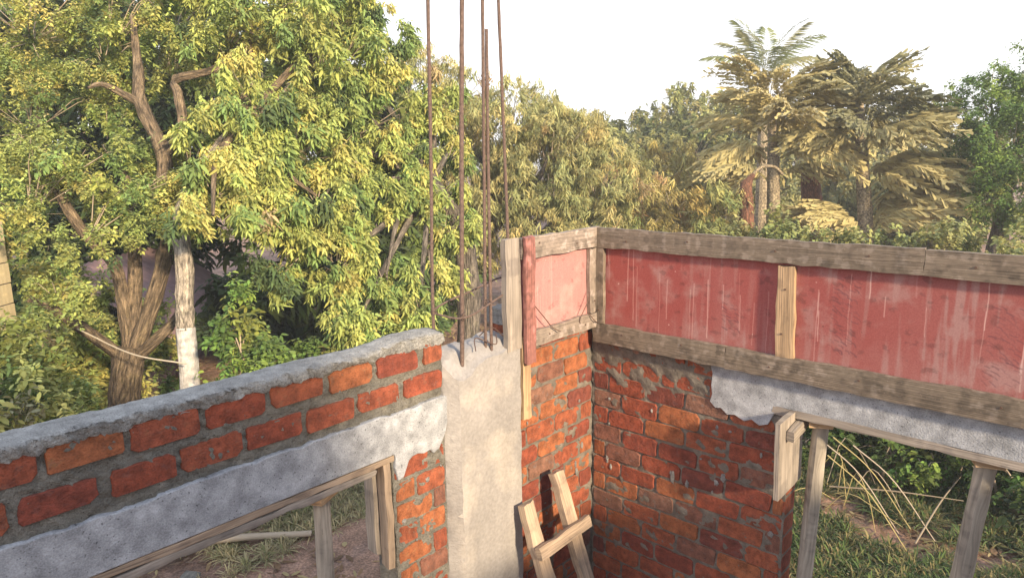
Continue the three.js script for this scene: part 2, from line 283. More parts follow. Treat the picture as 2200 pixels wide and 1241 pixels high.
// pale mortar drips thrown on the two inner faces
for (const [w, x0, x1, n, sd] of [[scene.children.filter((o) => o.name.startsWith('brick_wall'))[1], -0.5, -0.03, 8, 3], [scene.children.filter((o) => o.name.startsWith('brick_wall'))[2], 0.03, 0.95, 15, 4], [scene.children.filter((o) => o.name.startsWith('brick_wall'))[0], -1.22, -1.02, 5, 5]]) {
  const r = rng(sd), list = [];
  for (let i = 0; i < n; i++) {
    const g = new THREE.IcosahedronGeometry(1, 2), p = g.attributes.position, sx = 0.003 + r() * r() * 0.012, sy = sx * (0.6 + r() * 2.2);
    for (let q = 0; q < p.count; q++) { const x = p.getX(q), y = p.getY(q), z = p.getZ(q), f = 1 + 0.5 * N3(x * 1.6 + i * 7, y * 1.6, z * 1.6); p.setXYZ(q, x * sx * f, y * sy * f, z * 0.005); }
    g.translate(x0 + (x1 - x0) * r(), H - 0.85 - r() * r() * 1.1, 0.001); list.push(g);
  }
  const m = part(w, 'mortar_splashes', uvBox(mergeGeometries(list)), M.mortarPale); m.geometry.computeVertexNormals(); m.userData.kind = 'stuff';
}
// the side of the room behind the photographer
{
  const t = thing('cement_wall', 'plain grey cement wall on the near side of the room', 'wall');
  part(t, 'wall', uvBox(new THREE.BoxGeometry(4.6, 2.9, 0.115)), M.mortar, [-1.4, 1.34, 3.45]);
}
// column
{
  const t = thing('concrete_column', 'square grey concrete column with broken top at the wall end', 'column');
  const nx = 16, ny = 110, nz = 10, g0 = new THREE.BoxGeometry(1, 1, 1, nx, ny, nz); g0.deleteAttribute('uv'); g0.deleteAttribute('normal');
  const g = mergeVertices(g0), p = g.attributes.position;
  for (let i = 0; i < p.count; i++) {
    const a = p.getX(i) + 0.5, b = p.getY(i) + 0.5, c = p.getZ(i) + 0.5, z = -0.115 + c * 0.165;
    const left = -0.952 - 0.045 * clamp((0.05 - z) / 0.05); let x = left + a * (-0.595 - left);
    const chip = Math.exp(-((x + 0.93) ** 2 + (z - 0.05) ** 2) / 0.005) * 0.06, top = H - 0.428 - 0.045 * sstep(-0.03, 0.05, z) - chip + fbm(x * 14, z * 14, 3, 4) * 0.014 + 0.012 * sstep(-0.8, -0.62, x);
    let y = -0.1 + b * (top + 0.1); const rough = 0.0035 * fbm(x * 9, y * 7, z * 9, 4), edge = sstep(top - 0.09, top, y) * fbm(x * 20, y * 20, z * 20, 3) * 0.007;
    const on = (c > 0.999 ? 1 : 0); p.setXYZ(i, x + (a < 0.001 ? rough - edge * 0.5 : a > 0.999 ? rough : 0), y, z + on * (rough + edge));
  }
  g.computeVertexNormals(); part(t, 'shaft', uvBox(toCreasedNormals(g, 0.7)), M.concrete);
}
// ------------------------------------------------------------------ timber
function board(len, w, th, seed = 0, warp = 0.0045) {
  const n = Math.max(4, Math.ceil(len / 0.06)), g0 = new THREE.BoxGeometry(len, w, th, n, 3, 1); g0.deleteAttribute('uv'); g0.deleteAttribute('normal');
  const g = mergeVertices(g0), p = g.attributes.position;
  for (let i = 0; i < p.count; i++) {
    const x = p.getX(i), y = p.getY(i), z = p.getZ(i), e = Math.abs(Math.abs(y) - w / 2) < 1e-4, k = Math.abs(Math.abs(x) - len / 2) < 1e-4;
    p.setXYZ(i, x + (k ? fbm(y * 30, z * 30, seed, 2) * 0.012 : 0), y + (e ? fbm(x * 9, seed * 3.1, y > 0 ? 1 : 5, 3) * warp * 2 - Math.sign(y) * 0.0012 : 0), z + fbm(x * 1.6, seed, 9, 2) * warp * 0.6 + (e ? -Math.sign(z) * 0.0015 : 0));
  }
  return uvBox(toCreasedNormals(g, 0.5), seed * 0.37, seed * 0.113);
}
const VERT = [0, 0, Math.PI / 2];
function panelTex(w, h, seed, base, film, marks) {
  const cv = document.createElement('canvas'); cv.width = w; cv.height = h; const c = cv.getContext('2d'), img = c.createImageData(w, h), A = w / h;
  for (let j = 0; j < h; j++) for (let i = 0; i < w; i++) {
    const x = i / h, y = j / h, st = sstep(0.05, 0.5, fbm(x * 9, y * 0.7, seed, 4) + 0.1 * fbm(x * 3, y * 3, seed + 2, 3)), bl = sstep(0.0, 0.6, fbm(x * 2.6, y * 2.6, seed + 5, 5)), fi = fbm(x * 60, y * 60, seed + 8, 2) * 0.06, dk = sstep(0.28, 0.55, fbm(x * 5, y * 7, seed + 11, 4)) * 0.14, dn = sstep(0.62, 1, y + 0.2 * fbm(x * 6, y * 3, seed + 14, 3)) * 0.25;
    const wd = sstep(-0.15, 0.4, fbm(x * 1.3, 0.5, seed + 17, 2)), k = clamp(st * (0.2 + 0.55 * wd) + bl * 0.6 + wd * 0.3 + 0.06 + dn), o = (j * w + i) * 4; for (let q = 0; q < 3; q++) img.data[o + q] = clamp((base[q] + (film[q] - base[q]) * k + fi) * (1 - dk)) * 255; img.data[o + 3] = 255;
  }
  c.putImageData(img, 0, 0); const r = rng(seed);
  for (let k = 0; k < 62 * A / 9; k++) { // thin runs of cement water
    let x = r() * w, y0 = r() * h * 0.5, len = h * (0.15 + r() * 0.7); c.strokeStyle = `rgba(228,205,195,${0.12 + r() * 0.4})`; c.lineWidth = 0.7 + r() * 2.4; c.beginPath(); c.moveTo(x, y0); for (let y = y0; y < y0 + len; y += 8) { x += (r() - 0.5) * 1.2; c.lineTo(x, y); } c.stroke();
  }
  for (const [mx, my, mw, mh, a] of marks) { // smudged, unreadable stamp marks
    for (let k = 0; k < mh / 9; k++) for (let q = 0; q < mw / 10; q++) { if (r() < 0.3) continue; c.strokeStyle = `rgba(70,40,48,${a * (0.2 + r() * 0.42)})`; c.lineWidth = 1.2 + r() * 2; const x = mx + q * 10 + r() * 5, y = my + k * 9 + r() * 3; c.beginPath(); c.moveTo(x, y); c.quadraticCurveTo(x + 4 + r() * 5, y - 3 + r() * 8, x + 8 + r() * 7, y + 3 + r() * 7); c.stroke(); }
  }
  for (let k = 0; k < 60 * A / 9; k++) { c.fillStyle = r() < 0.6 ? 'rgba(60,35,32,0.5)' : 'rgba(230,215,205,0.55)'; c.beginPath(); c.arc(r() * w, r() * h, 0.6 + r() * 1.6, 0, 7); c.fill(); }
  const t = new THREE.CanvasTexture(cv); t.colorSpace = THREE.SRGBColorSpace; t.wrapS = t.wrapT = THREE.ClampToEdgeWrapping; return t;
}
function sheet(w, h, th) { // uv 0..1 over the sheet
  const g = new THREE.BoxGeometry(w, h, th); return g;
}
// formwork on the wall behind the column
{
  const t = thing('formwork', 'pink faded formwork panel with timber frame beside the column', 'formwork');
  const px = panelTex(512, 384, 201, [0.67, 0.47, 0.455], [0.72, 0.58, 0.55], []);
  part(t, 'panel', sheet(0.56, 0.42, 0.014), new THREE.MeshStandardMaterial({ map: px, roughness: 0.75 }), [-0.315, H - 0.27, 0.022]);
  part(t, 'rail', board(0.56, 0.094, 0.028, 1), M.woodFormPale, [-0.305, H - 0.046, 0.044], [0, 0, 0.004]);
  part(t, 'rail', board(0.49, 0.074, 0.028, 2), M.woodFormPale, [-0.27, H - 0.449, 0.044], [0, 0, 0.006]);
  part(t, 'batten', board(0.31, 0.058, 0.022, 3), M.woodFormPale, [-0.066, H - 0.255, 0.041], VERT);
  part(t, 'end_board', board(0.475, 0.09, 0.03, 4), M.woodGrey, [-0.634, H - 0.237, 0.042], [0, 0, Math.PI / 2 + 0.02]);
  part(t, 'red_strip', board(0.545, 0.062, 0.02, 5), mat([0.62, 0.27, 0.24], { map: rep(tFormWood, 1.3, 0.25), roughness: 0.8 }), [-0.556, H - 0.27, 0.073], VERT).userData.label = 'red painted vertical strip';
}
single('timber_strip', 'pale raw timber strip hanging below the red strip beside the column', 'timber', null, board(0.37, 0.055, 0.03, 6, 0.005), M.woodNew, [-0.558, H - 0.615, 0.042], VERT);
// formwork on the right wall
{
  const t = thing('formwork', 'long deep red formwork panel with stained brown timber rails on the right wall', 'formwork', null, [0, 0, 0], -Math.PI / 2);
  const px = panelTex(2048, 224, 233, [0.56, 0.26, 0.24], [0.62, 0.455, 0.435], [[560, 40, 50, 150, 0.7], [820, 60, 50, 140, 0.6], [1120, 10, 36, 190, 1], [1290, 90, 40, 120, 0.9], [1500, 20, 44, 120, 0.8], [330, 120, 40, 60, 0.6], [1800, 60, 44, 120, 0.5]]);
  part(t, 'panel', sheet(3.9, 0.42, 0.014), new THREE.MeshStandardMaterial({ map: px, roughness: 0.7 }), [2.0, H - 0.27, 0.014]);
  let a = 0.032; for (const [e, k] of [[1.42, 11], [3.95, 12]]) { part(t, 'rail', board(e - a - 0.004, 0.094, 0.028, k, 0.004), M.woodForm, [(a + e) / 2, H - 0.047, 0.036]); a = e; }
  a = 0.03; for (const [e, k] of [[0.72, 13], [2.2, 14], [3.95, 15]]) { part(t, 'rail', board(e - a - 0.004, 0.096, 0.028, k, 0.004), M.woodForm, [(a + e) / 2, H - 0.513, 0.036]); a = e; }
  part(t, 'batten', board(0.37, 0.058, 0.024, 16), M.woodForm, [0.064, H - 0.28, 0.034], VERT);
  part(t, 'batten', board(0.366, 0.072, 0.024, 17), M.woodNew, [0.958, H - 0.284, 0.034], [0, 0, Math.PI / 2 + 0.03]).userData.label = 'clean tan batten';
  part(t, 'batten', board(0.366, 0.072, 0.024, 18), M.woodNew, [2.2, H - 0.284, 0.034], VERT);
}
// nail heads on the rails and battens
{
  const ng = new THREE.CylinderGeometry(0.0042, 0.0042, 0.004, 8).rotateX(Math.PI / 2), r = rng(404);
  for (const f of scene.children.filter((o) => o.name.startsWith('formwork'))) for (const b of f.children.filter((o) => o.name === 'rail' || o.name === 'batten')) {
    b.geometry.computeBoundingBox(); const bb = b.geometry.boundingBox, n = Math.max(2, Math.round((bb.max.x - bb.min.x) / 0.35));
    for (let i = 0; i < n; i++) part(b, 'nail', ng, M.wire, [bb.min.x + (bb.max.x - bb.min.x) * (i + 0.3 + r() * 0.3) / n, (r() - 0.5) * 0.04, bb.max.z + 0.0005]);
  }
}
// boards of the openings
single('soffit_board', 'thin grey timber board under the lintel of the right opening', 'timber', null, board(2.05, 0.034, 0.135, 21), M.woodGrey, [0.055, H - 0.704, 1.94], [0, -Math.PI / 2, 0]);
single('jamb_plank', 'short weathered plank standing out at the jamb of the right opening', 'timber', null, board(0.33, 0.25, 0.022, 22), M.woodGrey, [-0.03, H - 0.86, 1.0], [0, 0, Math.PI / 2 + 0.06]);
single('timber_block', 'small timber block wedged under the soffit beside the jamb plank', 'timber', null, board(0.2, 0.05, 0.03, 23), M.woodGrey, [0.0, H - 0.755, 1.029], [0, 0, 0.12]);
{
  const t = thing('soffit_board', 'split timber boards under the lintel of the left opening', 'timber');
  part(t, 'board', board(1.98, 0.026, 0.12, 24, 0.004), M.woodPale, [-2.24, H - 0.761, -0.054]);
  part(t, 'board', board(1.8, 0.026, 0.1, 25, 0.006), M.woodGrey, [-2.235, H - 0.789, -0.046]);
}
single('jamb_plank', 'rough split plank with bark edge at the left opening, nearest the brick pier', 'timber', null, board(0.43, 0.062, 0.03, 26, 0.009), M.woodPale, [-1.278, H - 0.985, -0.026], [0, Math.PI / 2 - 0.15, Math.PI / 2, 'YXZ']);
single('jamb_plank', 'grey split plank at the left opening, behind the rough barked one', 'timber', null, board(0.4, 0.07, 0.026, 27, 0.008), M.woodGrey, [-1.288, H - 0.96, -0.1], [0, Math.PI / 2 - 0.1, Math.PI / 2, 'YXZ']);
// props: peeled poles with a wedge on top
function prop(label, top, foot, r, ywedge) {
  const t = thing('timber_prop', label, 'prop', 'round timber props under the lintels', [foot[0], 0, foot[2]]);
  const o = (p) => [p[0] - foot[0], p[1], p[2] - foot[2]], mid = [(top[0] + foot[0]) / 2 + 0.012, (top[1] + foot[1]) / 2, (top[2] + foot[2]) / 2 - 0.01];
  part(t, 'pole', tube([o(foot), o(mid), o(top)], [r * 1.1, r, r * 0.93], { rs: 14, seg: 26, rough: 0.14, seed: foot[2], swap: true }), M.pole);
  part(t, 'wedge', board(0.1, 0.03, 0.09, r * 300), M.woodNew, o([top[0] - 0.01, ywedge, top[2]]), [0, 0.4, 0.05]);
}
prop('round timber prop under the right lintel, next to the jamb plank', [0.075, H - 0.748, 1.085], [0.085, -0.02, 1.02], 0.033, H - 0.733);
prop('round timber prop under the right lintel, farther from the jamb plank', [0.075, H - 0.748, 1.645], [0.09, -0.02, 1.5], 0.035, H - 0.733);
prop('round grey timber prop under the lintel of the left opening', [-1.525, H - 0.832, -0.06], [-1.56, -0.02, -0.06], 0.032, H - 0.817);
// ladder
{
  const t = thing('ladder', 'home made timber ladder leaning in the corner', 'ladder');
  const stile = (x, y0, z0, len, k) => { const th = 0.36, g = board(len, 0.072, 0.04, k); const o = part(t, 'stile', g, M.woodPale); o.rotation.set(0, 0, 0); const m = new THREE.Matrix4().makeBasis(V(0.0, Math.cos(th), -Math.sin(th)), V(1, 0, 0), V(0, -Math.sin(th), -Math.cos(th))); o.quaternion.setFromRotationMatrix(m); o.position.set(x, y0 - Math.cos(th) * len / 2, z0 + Math.sin(th) * len / 2); };
  stile(-0.4, H - 1.1, 0.085, 1.88, 31); stile(-0.63, H - 1.16, 0.1, 1.84, 32);
  const rung = (y, z) => { part(t, 'rung', board(0.36, 0.055, 0.03, y * 9), M.woodPale, [-0.5, y, z], [-0.36, 0, 0.02]); };
  rung(H - 1.335, 0.215); rung(H - 1.68, 0.345); rung(H - 2.05, 0.485); rung(H - 2.42, 0.625);
}
// reinforcing bars and ties
for (const [pts, r, label] of [
  [[[-0.945, 2.2, -0.085], [-0.955, H - 0.3, -0.09], [-0.935, H + 0.35, -0.09], [-0.918, H + 1.1, -0.09]], 0.0068, 'leftmost rusty bar, rising behind the end of the brick wall'],
  [[[-0.9, 2.2, 0.005], [-0.893, H - 0.5, 0.004], [-0.862, H + 0.3, 0.002], [-0.826, H + 1.1, 0]], 0.0088, 'thick rusty bar at the front of the broken column top'],
  [[[-0.757, 2.2, 0], [-0.754, H - 0.43, 0], [-0.738, H + 0.3, 0], [-0.72, H + 1.1, -0.002]], 0.0066, 'rusty bar rising out of frame beside the one that ends in view'],
  [[[-0.742, 2.2, 0.018], [-0.738, H - 0.44, 0.018], [-0.727, H + 0.3, 0.012], [-0.714, H + 0.815, 0.006]], 0.0066, 'shorter rusty bar whose tip ends against the sky'],
  [[[-0.508, 2.2, -0.09], [-0.51, H - 0.05, -0.09], [-0.525, H + 0.45, -0.09], [-0.547, H + 1.1, -0.09]], 0.0068, 'rightmost rusty bar, leaning out behind the formwork'],
]) single('reinforcing_bar', label, 'rebar', 'rusty bars standing in the column', tube(pts, [r, r], { rs: 8, seg: 60, rough: 0.22, seed: r * 1000 }), M.rust);
{
  const y = H - 0.255, t = thing('stirrup', 'thin rusty wire stirrup tied around the column bars', 'stirrup');
  part(t, 'loop', tube([[-0.955, y - 0.02, -0.1], [-0.9, y - 0.035, 0.018], [-0.74, y + 0.005, 0.03], [-0.62, y + 0.045, 0.02], [-0.52, y + 0.06, -0.075], [-0.54, y + 0.065, -0.105], [-0.72, y + 0.035, -0.104], [-0.9, y, -0.108], [-0.957, y - 0.02, -0.1]], [0.0042, 0.0042], { rs: 6, seg: 70 }), M.rust);
  for (const [x, z, dy, k] of [[-0.885, 0.01, -0.03, 1], [-0.95, -0.09, -0.02, 2], [-0.745, 0.012, 0.01, 3]]) { const p = [], r = rng(k); for (let i = 0; i < 9; i++) p.push([x + Math.cos(i * 2.1) * 0.014, y + dy + (r() - 0.5) * 0.03, z + Math.sin(i * 2.1) * 0.014]); part(t, 'tie_wire', tube(p, [0.0016, 0.0016], { rs: 4, seg: 40 }), M.rust); }
}
[[[[-0.52, H - 0.29, 0.062], [-0.46, H - 0.36, 0.075], [-0.4, H - 0.415, 0.07], [-0.36, H - 0.44, 0.085]], 'long bent binding wire lying across the pink panel'],
 [[[-0.1, H - 0.3, 0.05], [-0.13, H - 0.33, 0.07], [-0.19, H - 0.43, 0.062], [-0.185, H - 0.44, 0.066]], 'hairpin binding wire on the lower rail by the pale batten'],
 [[[-0.12, H - 0.4, 0.06], [-0.09, H - 0.44, 0.075], [-0.05, H - 0.46, 0.065]], 'short binding wire in the corner of the pink panel'],
 [[[-0.84, H - 0.435, 0.03], [-0.79, H - 0.4, -0.02], [-0.74, H - 0.425, 0.045], [-0.69, H - 0.4, 0.0]], 'crooked binding wire lying on the column top'],
 [[[-0.73, H - 0.41, -0.06], [-0.7, H - 0.37, -0.02], [-0.66, H - 0.415, 0.03], [-0.63, H - 0.39, 0.02]], 'binding wire curled on the column top beside the end board'],
].forEach(([p, l]) => single('binding_wire', l, 'wire', 'bent binding wires', tube(p, [0.0024, 0.0024], { rs: 5, seg: 24 }), M.wire));

// ------------------------------------------------------------------ vegetation
function leafCluster({ n, L, W, droop, e0, e1, seed, stem = 0.04 }) {
  const r = rng(seed), pos = [], idx = [];
  for (let k = 0; k < n; k++) {
    const a = k * 2.4 + r() * 0.6, e = e0 + (e1 - e0) * r(), l = L * (0.55 + r() * 0.75), w = W * (0.7 + r() * 0.5), d = V(Math.cos(a) * Math.cos(e), Math.sin(e), Math.sin(a) * Math.cos(e)), y0 = -stem + stem * 2 * r();
    const side = V(-Math.sin(a), (r() - 0.5) * 0.9, Math.cos(a)).normalize(), at = (t) => V(d.x * l * t, y0 + d.y * l * t - droop * l * t * t, d.z * l * t), b = pos.length / 3, put = (p, s) => pos.push(p.x + side.x * s, p.y + side.y * s, p.z + side.z * s);
    put(at(0.08), 0); put(at(0.38), w / 2); put(at(0.38), -w / 2); put(at(0.72), w * 0.42); put(at(0.72), -w * 0.42); put(at(1), 0);
    idx.push(b, b + 1, b + 2, b + 1, b + 3, b + 2, b + 2, b + 3, b + 4, b + 3, b + 5, b + 4);
  }
  return fromArrays(pos, idx);
}
const LEAF = {
  near: leafCluster({ n: 11, L: 0.095, W: 0.04, droop: 0.7, e0: -0.6, e1: 0.7, seed: 15, stem: 0.1 }),
  mango: leafCluster({ n: 10, L: 0.112, W: 0.026, droop: 1.0, e0: -0.5, e1: 0.7, seed: 11, stem: 0.11 }),
  broad: leafCluster({ n: 12, L: 0.078, W: 0.031, droop: 0.35, e0: -0.5, e1: 0.9, seed: 12, stem: 0.1 }),
  bush: leafCluster({ n: 11, L: 0.08, W: 0.034, droop: 0.3, e0: -0.6, e1: 1.1, seed: 13, stem: 0.05 }),
  far: leafCluster({ n: 10, L: 0.19, W: 0.07, droop: 0.5, e0: -0.5, e1: 0.9, seed: 14, stem: 0.08 }),
};
const PAL = {
  bright: [[0.4, 0.34, 0.18, 0.8], [0.5, 0.48, 0.14, 3.4], [0.36, 0.41, 0.11, 3.5], [0.2, 0.28, 0.08, 2.6], [0.09, 0.14, 0.05, 2.2]],
  fresh: [[0.2, 0.29, 0.05, 4], [0.12, 0.2, 0.04, 3], [0.29, 0.32, 0.07, 2]],
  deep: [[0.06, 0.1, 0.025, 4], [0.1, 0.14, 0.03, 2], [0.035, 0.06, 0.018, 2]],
  grey: [[0.42, 0.39, 0.16, 4], [0.32, 0.32, 0.13, 3], [0.48, 0.42, 0.17, 2], [0.4, 0.3, 0.15, 0.8]],
  ochre: [[0.42, 0.33, 0.1, 4], [0.34, 0.29, 0.1, 3], [0.42, 0.26, 0.13, 1.4], [0.22, 0.22, 0.07, 2]],
  olive: [[0.33, 0.32, 0.11, 4], [0.23, 0.25, 0.08, 3], [0.4, 0.34, 0.12, 1.5]],
};
const mtx = new THREE.Matrix4(), qt = new THREE.Quaternion(), eu = new THREE.Euler();
const clumps = new Map();
function clumpGeo(leaf, per, spread, v) { // one leafy branch end: many leaf rosettes with leaf-to-leaf colour variation
  const key = leaf.uuid + per + '/' + spread + '/' + v; if (clumps.has(key)) return clumps.get(key);
  const r = rng(7000 + v * 13 + per), g3 = () => (r() + r() + r() - 1.5) * 0.8, list = [];
  for (let j = 0; j < per; j++) {
    const g = leaf.clone(), n = g.attributes.position.count, col = new Float32Array(n * 3), s = 0.5 + r() * 0.85;
    eu.set((r() - 0.5) * 1.2, r() * 6.283, (r() - 0.5) * 1.2); g.applyMatrix4(mtx.compose(V(g3() * spread * 1.6, g3() * spread * 1.5 - r() * spread * 0.8, g3() * spread * 1.6), qt.setFromEuler(eu), V(s, s, s)));
    const cv = 0.72 + r() * 0.45; for (let k = 0; k < n; k += 6) { const q = cv * (0.82 + r() * 0.34), h = (r() - 0.5) * 0.16; for (let m = k; m < k + 6; m++) { col[m * 3] = q * (1 + h); col[m * 3 + 1] = q; col[m * 3 + 2] = q * (1 - h); } }
    g.setAttribute('color', new THREE.BufferAttribute(col, 3)); list.push(g);
  }
  const out = mergeGeometries(list); clumps.set(key, out); return out;
}
function crown(parent, lobes, leaf, pal, { k = 8, per = 13, size = 1, seed = 1, gap = -0.22, spread = 0.13, twigs = true } = {}) {
  const r = rng(seed), base = parent.position, spots = [[], []], tw = [], wsum = pal.reduce((a, p) => a + p[3], 0);
  for (const [cx, cy, cz, R] of lobes) {
    const n = Math.round(12.6 * R * R * k);
    for (let i = 0; i < n; i++) {
      const z = r() * 2 - 1, a = r() * 6.283, q = Math.sqrt(1 - z * z), d = V(q * Math.cos(a), z, q * Math.sin(a)), rr = R * (0.42 + 0.62 * Math.sqrt(r())) * (1 + 0.32 * N3(d.x * 1.8 + cx, d.y * 1.8 + cy, d.z * 1.8 + cz)), p = V(cx + d.x * rr * 1.08, cy + d.y * rr * 0.95, cz + d.z * rr * 1.08);
      if (p.y < 0.06 || N3(p.x * 1.45, p.y * 1.45, p.z * 1.45) < gap) continue;
      let t = clamp(0.5 + 0.62 * fbm(p.x * 1.1 + seed, p.y * 1.1, p.z * 1.1, 2) + (r() - 0.5) * 0.45, 0, 0.999) * wsum, c = 0; while ((t -= pal[c][3]) > 0 && c < pal.length - 1) c++;
      if (twigs && r() < 0.35) { const o = V(cx, cy - R * 0.25, cz).lerp(p, 0.25), far = r() < 0.12 ? 1.25 : 1; tw.push([o, o.clone().lerp(p, far), 0.013 * Math.sqrt(R)]); }
      spots[r() < 0.5 ? 0 : 1].push([p.x - base.x, p.y - base.y, p.z - base.z, pal[c]]);
    }
  }
  spots.forEach((list, v) => {
    if (!list.length) return;
    const m = new THREE.InstancedMesh(clumpGeo(leaf, per, spread, v), M.leaf, list.length), col = new THREE.Color();
    list.forEach(([x, y, z, c], i) => {
      eu.set((r() - 0.5) * 0.8, r() * 6.283, (r() - 0.5) * 0.8); qt.setFromEuler(eu); const s = size * (0.75 + r() * 0.5); m.setMatrixAt(i, mtx.compose(V(x, y, z), qt, V(s, s * (0.85 + r() * 0.3), s)));
      const b = 0.85 + r() * 0.4; m.setColorAt(i, col.setRGB(c[0] * b * (0.92 + r() * 0.16), c[1] * b, c[2] * b));
    });
    m.name = 'crown'; m.userData.kind = 'stuff'; m.castShadow = m.receiveShadow = true; parent.add(m);
  });
  if (tw.length) {
    const pos = [], idx = [];
    for (const [a, b, w] of tw) { const mid = a.clone().lerp(b, 0.55).add(V((r() - 0.5) * 0.1, 0.06, (r() - 0.5) * 0.1)); let pk = 0;
      [[a, w], [mid, w * 0.6], [b, w * 0.25]].forEach(([p, w2], i) => { const s = pos.length / 3; for (let q = 0; q < 3; q++) pos.push(p.x - base.x + Math.cos(q * 2.094) * w2, p.y - base.y + (q - 1) * 0.3 * w2, p.z - base.z + Math.sin(q * 2.094) * w2); if (i) for (let q = 0; q < 3; q++) { const u = pk + q, v = pk + (q + 1) % 3, u2 = s + q, v2 = s + (q + 1) % 3; idx.push(u, u2, v, v, u2, v2); } pk = s; }); }
    part(parent, 'twigs', fromArrays(pos, idx), M.twig).userData.kind = 'stuff';
  }
}
function tree(name, label, group, base, limbs, lobes, leaf, pal, bark, opt) {
  const t = thing(name, label, name.includes('bush') || name.includes('shrub') ? 'bush' : 'tree', group, base);
  limbs.forEach(([pts, radii, m], i) => part(t, i ? 'limb' : 'trunk', tube(pts.map((p) => [p[0] - base[0], p[1] - base[1], p[2] - base[2]]), radii, { rs: 10, rough: 0.3, seed: i + base[0] }), m || bark));
  if (opt.auto !== false) for (const [x, y, z, R] of lobes) { // a limb to each lobe
    const top = limbs.length ? limbs[0][0][limbs[0][0].length - 1] : base, f = [top[0], top[1], top[2]], d = Math.hypot(x - f[0], y - f[1], z - f[2]); if (d < 0.3) continue;
    const w = 0.03 + 0.02 * Math.min(2, R); part(t, 'limb', tube([[f[0] - base[0], f[1] - 0.05 - base[1], f[2] - base[2]], [(f[0] * 0.5 + x * 0.5) - base[0], (f[1] * 0.55 + y * 0.45) - base[1] + Math.sin(x * 7) * 0.15, (f[2] * 0.5 + z * 0.5) - base[2] + Math.cos(z * 5) * 0.12], [x - base[0], y - base[1], z - base[2]]], [w * 1.3, w, w * 0.4], { rs: 7, rough: 0.3, seed: x }), bark);
  }
  crown(t, lobes, leaf, pal, opt); return t;
}
// near trees on the left
tree('mango_tree', 'large tree with forked brown trunk and bare upper limbs, far left', 'trees beyond the walls', [-0.5, 0, -5.87], [
  [[[-0.5, -0.1, -5.87], [-0.42, 0.4, -5.9], [-0.35, 0.8, -5.93], [-0.25, 1.3, -5.94]], [0.2, 0.17, 0.16, 0.15]],
  [[[-0.24, 1.15, -5.93], [0.08, 2.0, -5.82], [0.22, 2.5, -5.8], [0.24, 2.9, -5.88], [0.35, 3.34, -6.04], [0.26, 3.9, -6.29], [0.34, 4.26, -6.46], [0.5, 4.9, -6.9]], [0.095, 0.085, 0.08, 0.075, 0.08, 0.07, 0.055, 0.03]],
  [[[0.33, 3.3, -6.02], [0.58, 3.64, -6.03], [0.6, 4.0, -6.11], [0.64, 4.16, -6.25], [1.01, 4.28, -6.04], [1.4, 4.6, -6.2]], [0.06, 0.055, 0.05, 0.05, 0.04, 0.025]],
  [[[-0.28, 1.15, -5.98], [-0.52, 1.42, -6.01], [-0.77, 1.71, -6.05], [-1.05, 1.94, -6.12]], [0.075, 0.065, 0.055, 0.035]],
  [[[-0.25, 1.2, -5.96], [-0.21, 1.91, -6.1], [-0.27, 2.22, -6.1], [-0.46, 2.53, -6.24], [-0.58, 3.02, -6.51], [-0.5, 3.8, -7.2]], [0.08, 0.07, 0.06, 0.055, 0.05, 0.03]],
  [[[-0.24, 1.15, -5.91], [-0.05, 1.42, -5.64], [0.15, 1.61, -5.62], [0.25, 1.9, -5.6]], [0.075, 0.06, 0.045, 0.02]],
  [[[-0.23, 1.2, -5.94], [-0.06, 1.99, -6.11], [0.01, 2.6, -6.2], [0.07, 3.1, -6.42], [0.3, 4.4, -7.5]], [0.085, 0.075, 0.065, 0.055, 0.035]],
  [[[0.27, 3.88, -6.28], [0.1, 3.99, -6.34], [-0.07, 4.08, -6.41], [-0.2, 4.03, -6.4]], [0.05, 0.04, 0.03, 0.015]],
], [[-0.22, 4.97, -8.16, 0.95], [0.48, 4.88, -7.68, 0.9], [1.15, 5.14, -7.33, 1.0], [0.37, 4.7, -8.31, 0.6], [1.21, 4.65, -6.19, 0.5], [-0.56, 3.77, -7.3, 0.6], [-0.5, 3.3, -6.2, 0.55], [-0.12, 3.08, -5.58, 0.45], [-0.85, 2.93, -6.47, 0.6], [-0.57, 2.67, -5.65, 0.45], [-1.3, 2.85, -5.6, 0.3], [-0.95, 2.1, -5.49, 0.28], [0.3, 2.75, -5.6, 0.3], [0.0, 3.5, -6.7, 0.5], [0.75, 3.3, -6.3, 0.45], [0.1, 4.45, -6.8, 0.4]], LEAF.broad, PAL.bright, M.bark, { k: 24, size: 0.68, gap: 0.0, seed: 21, auto: false });
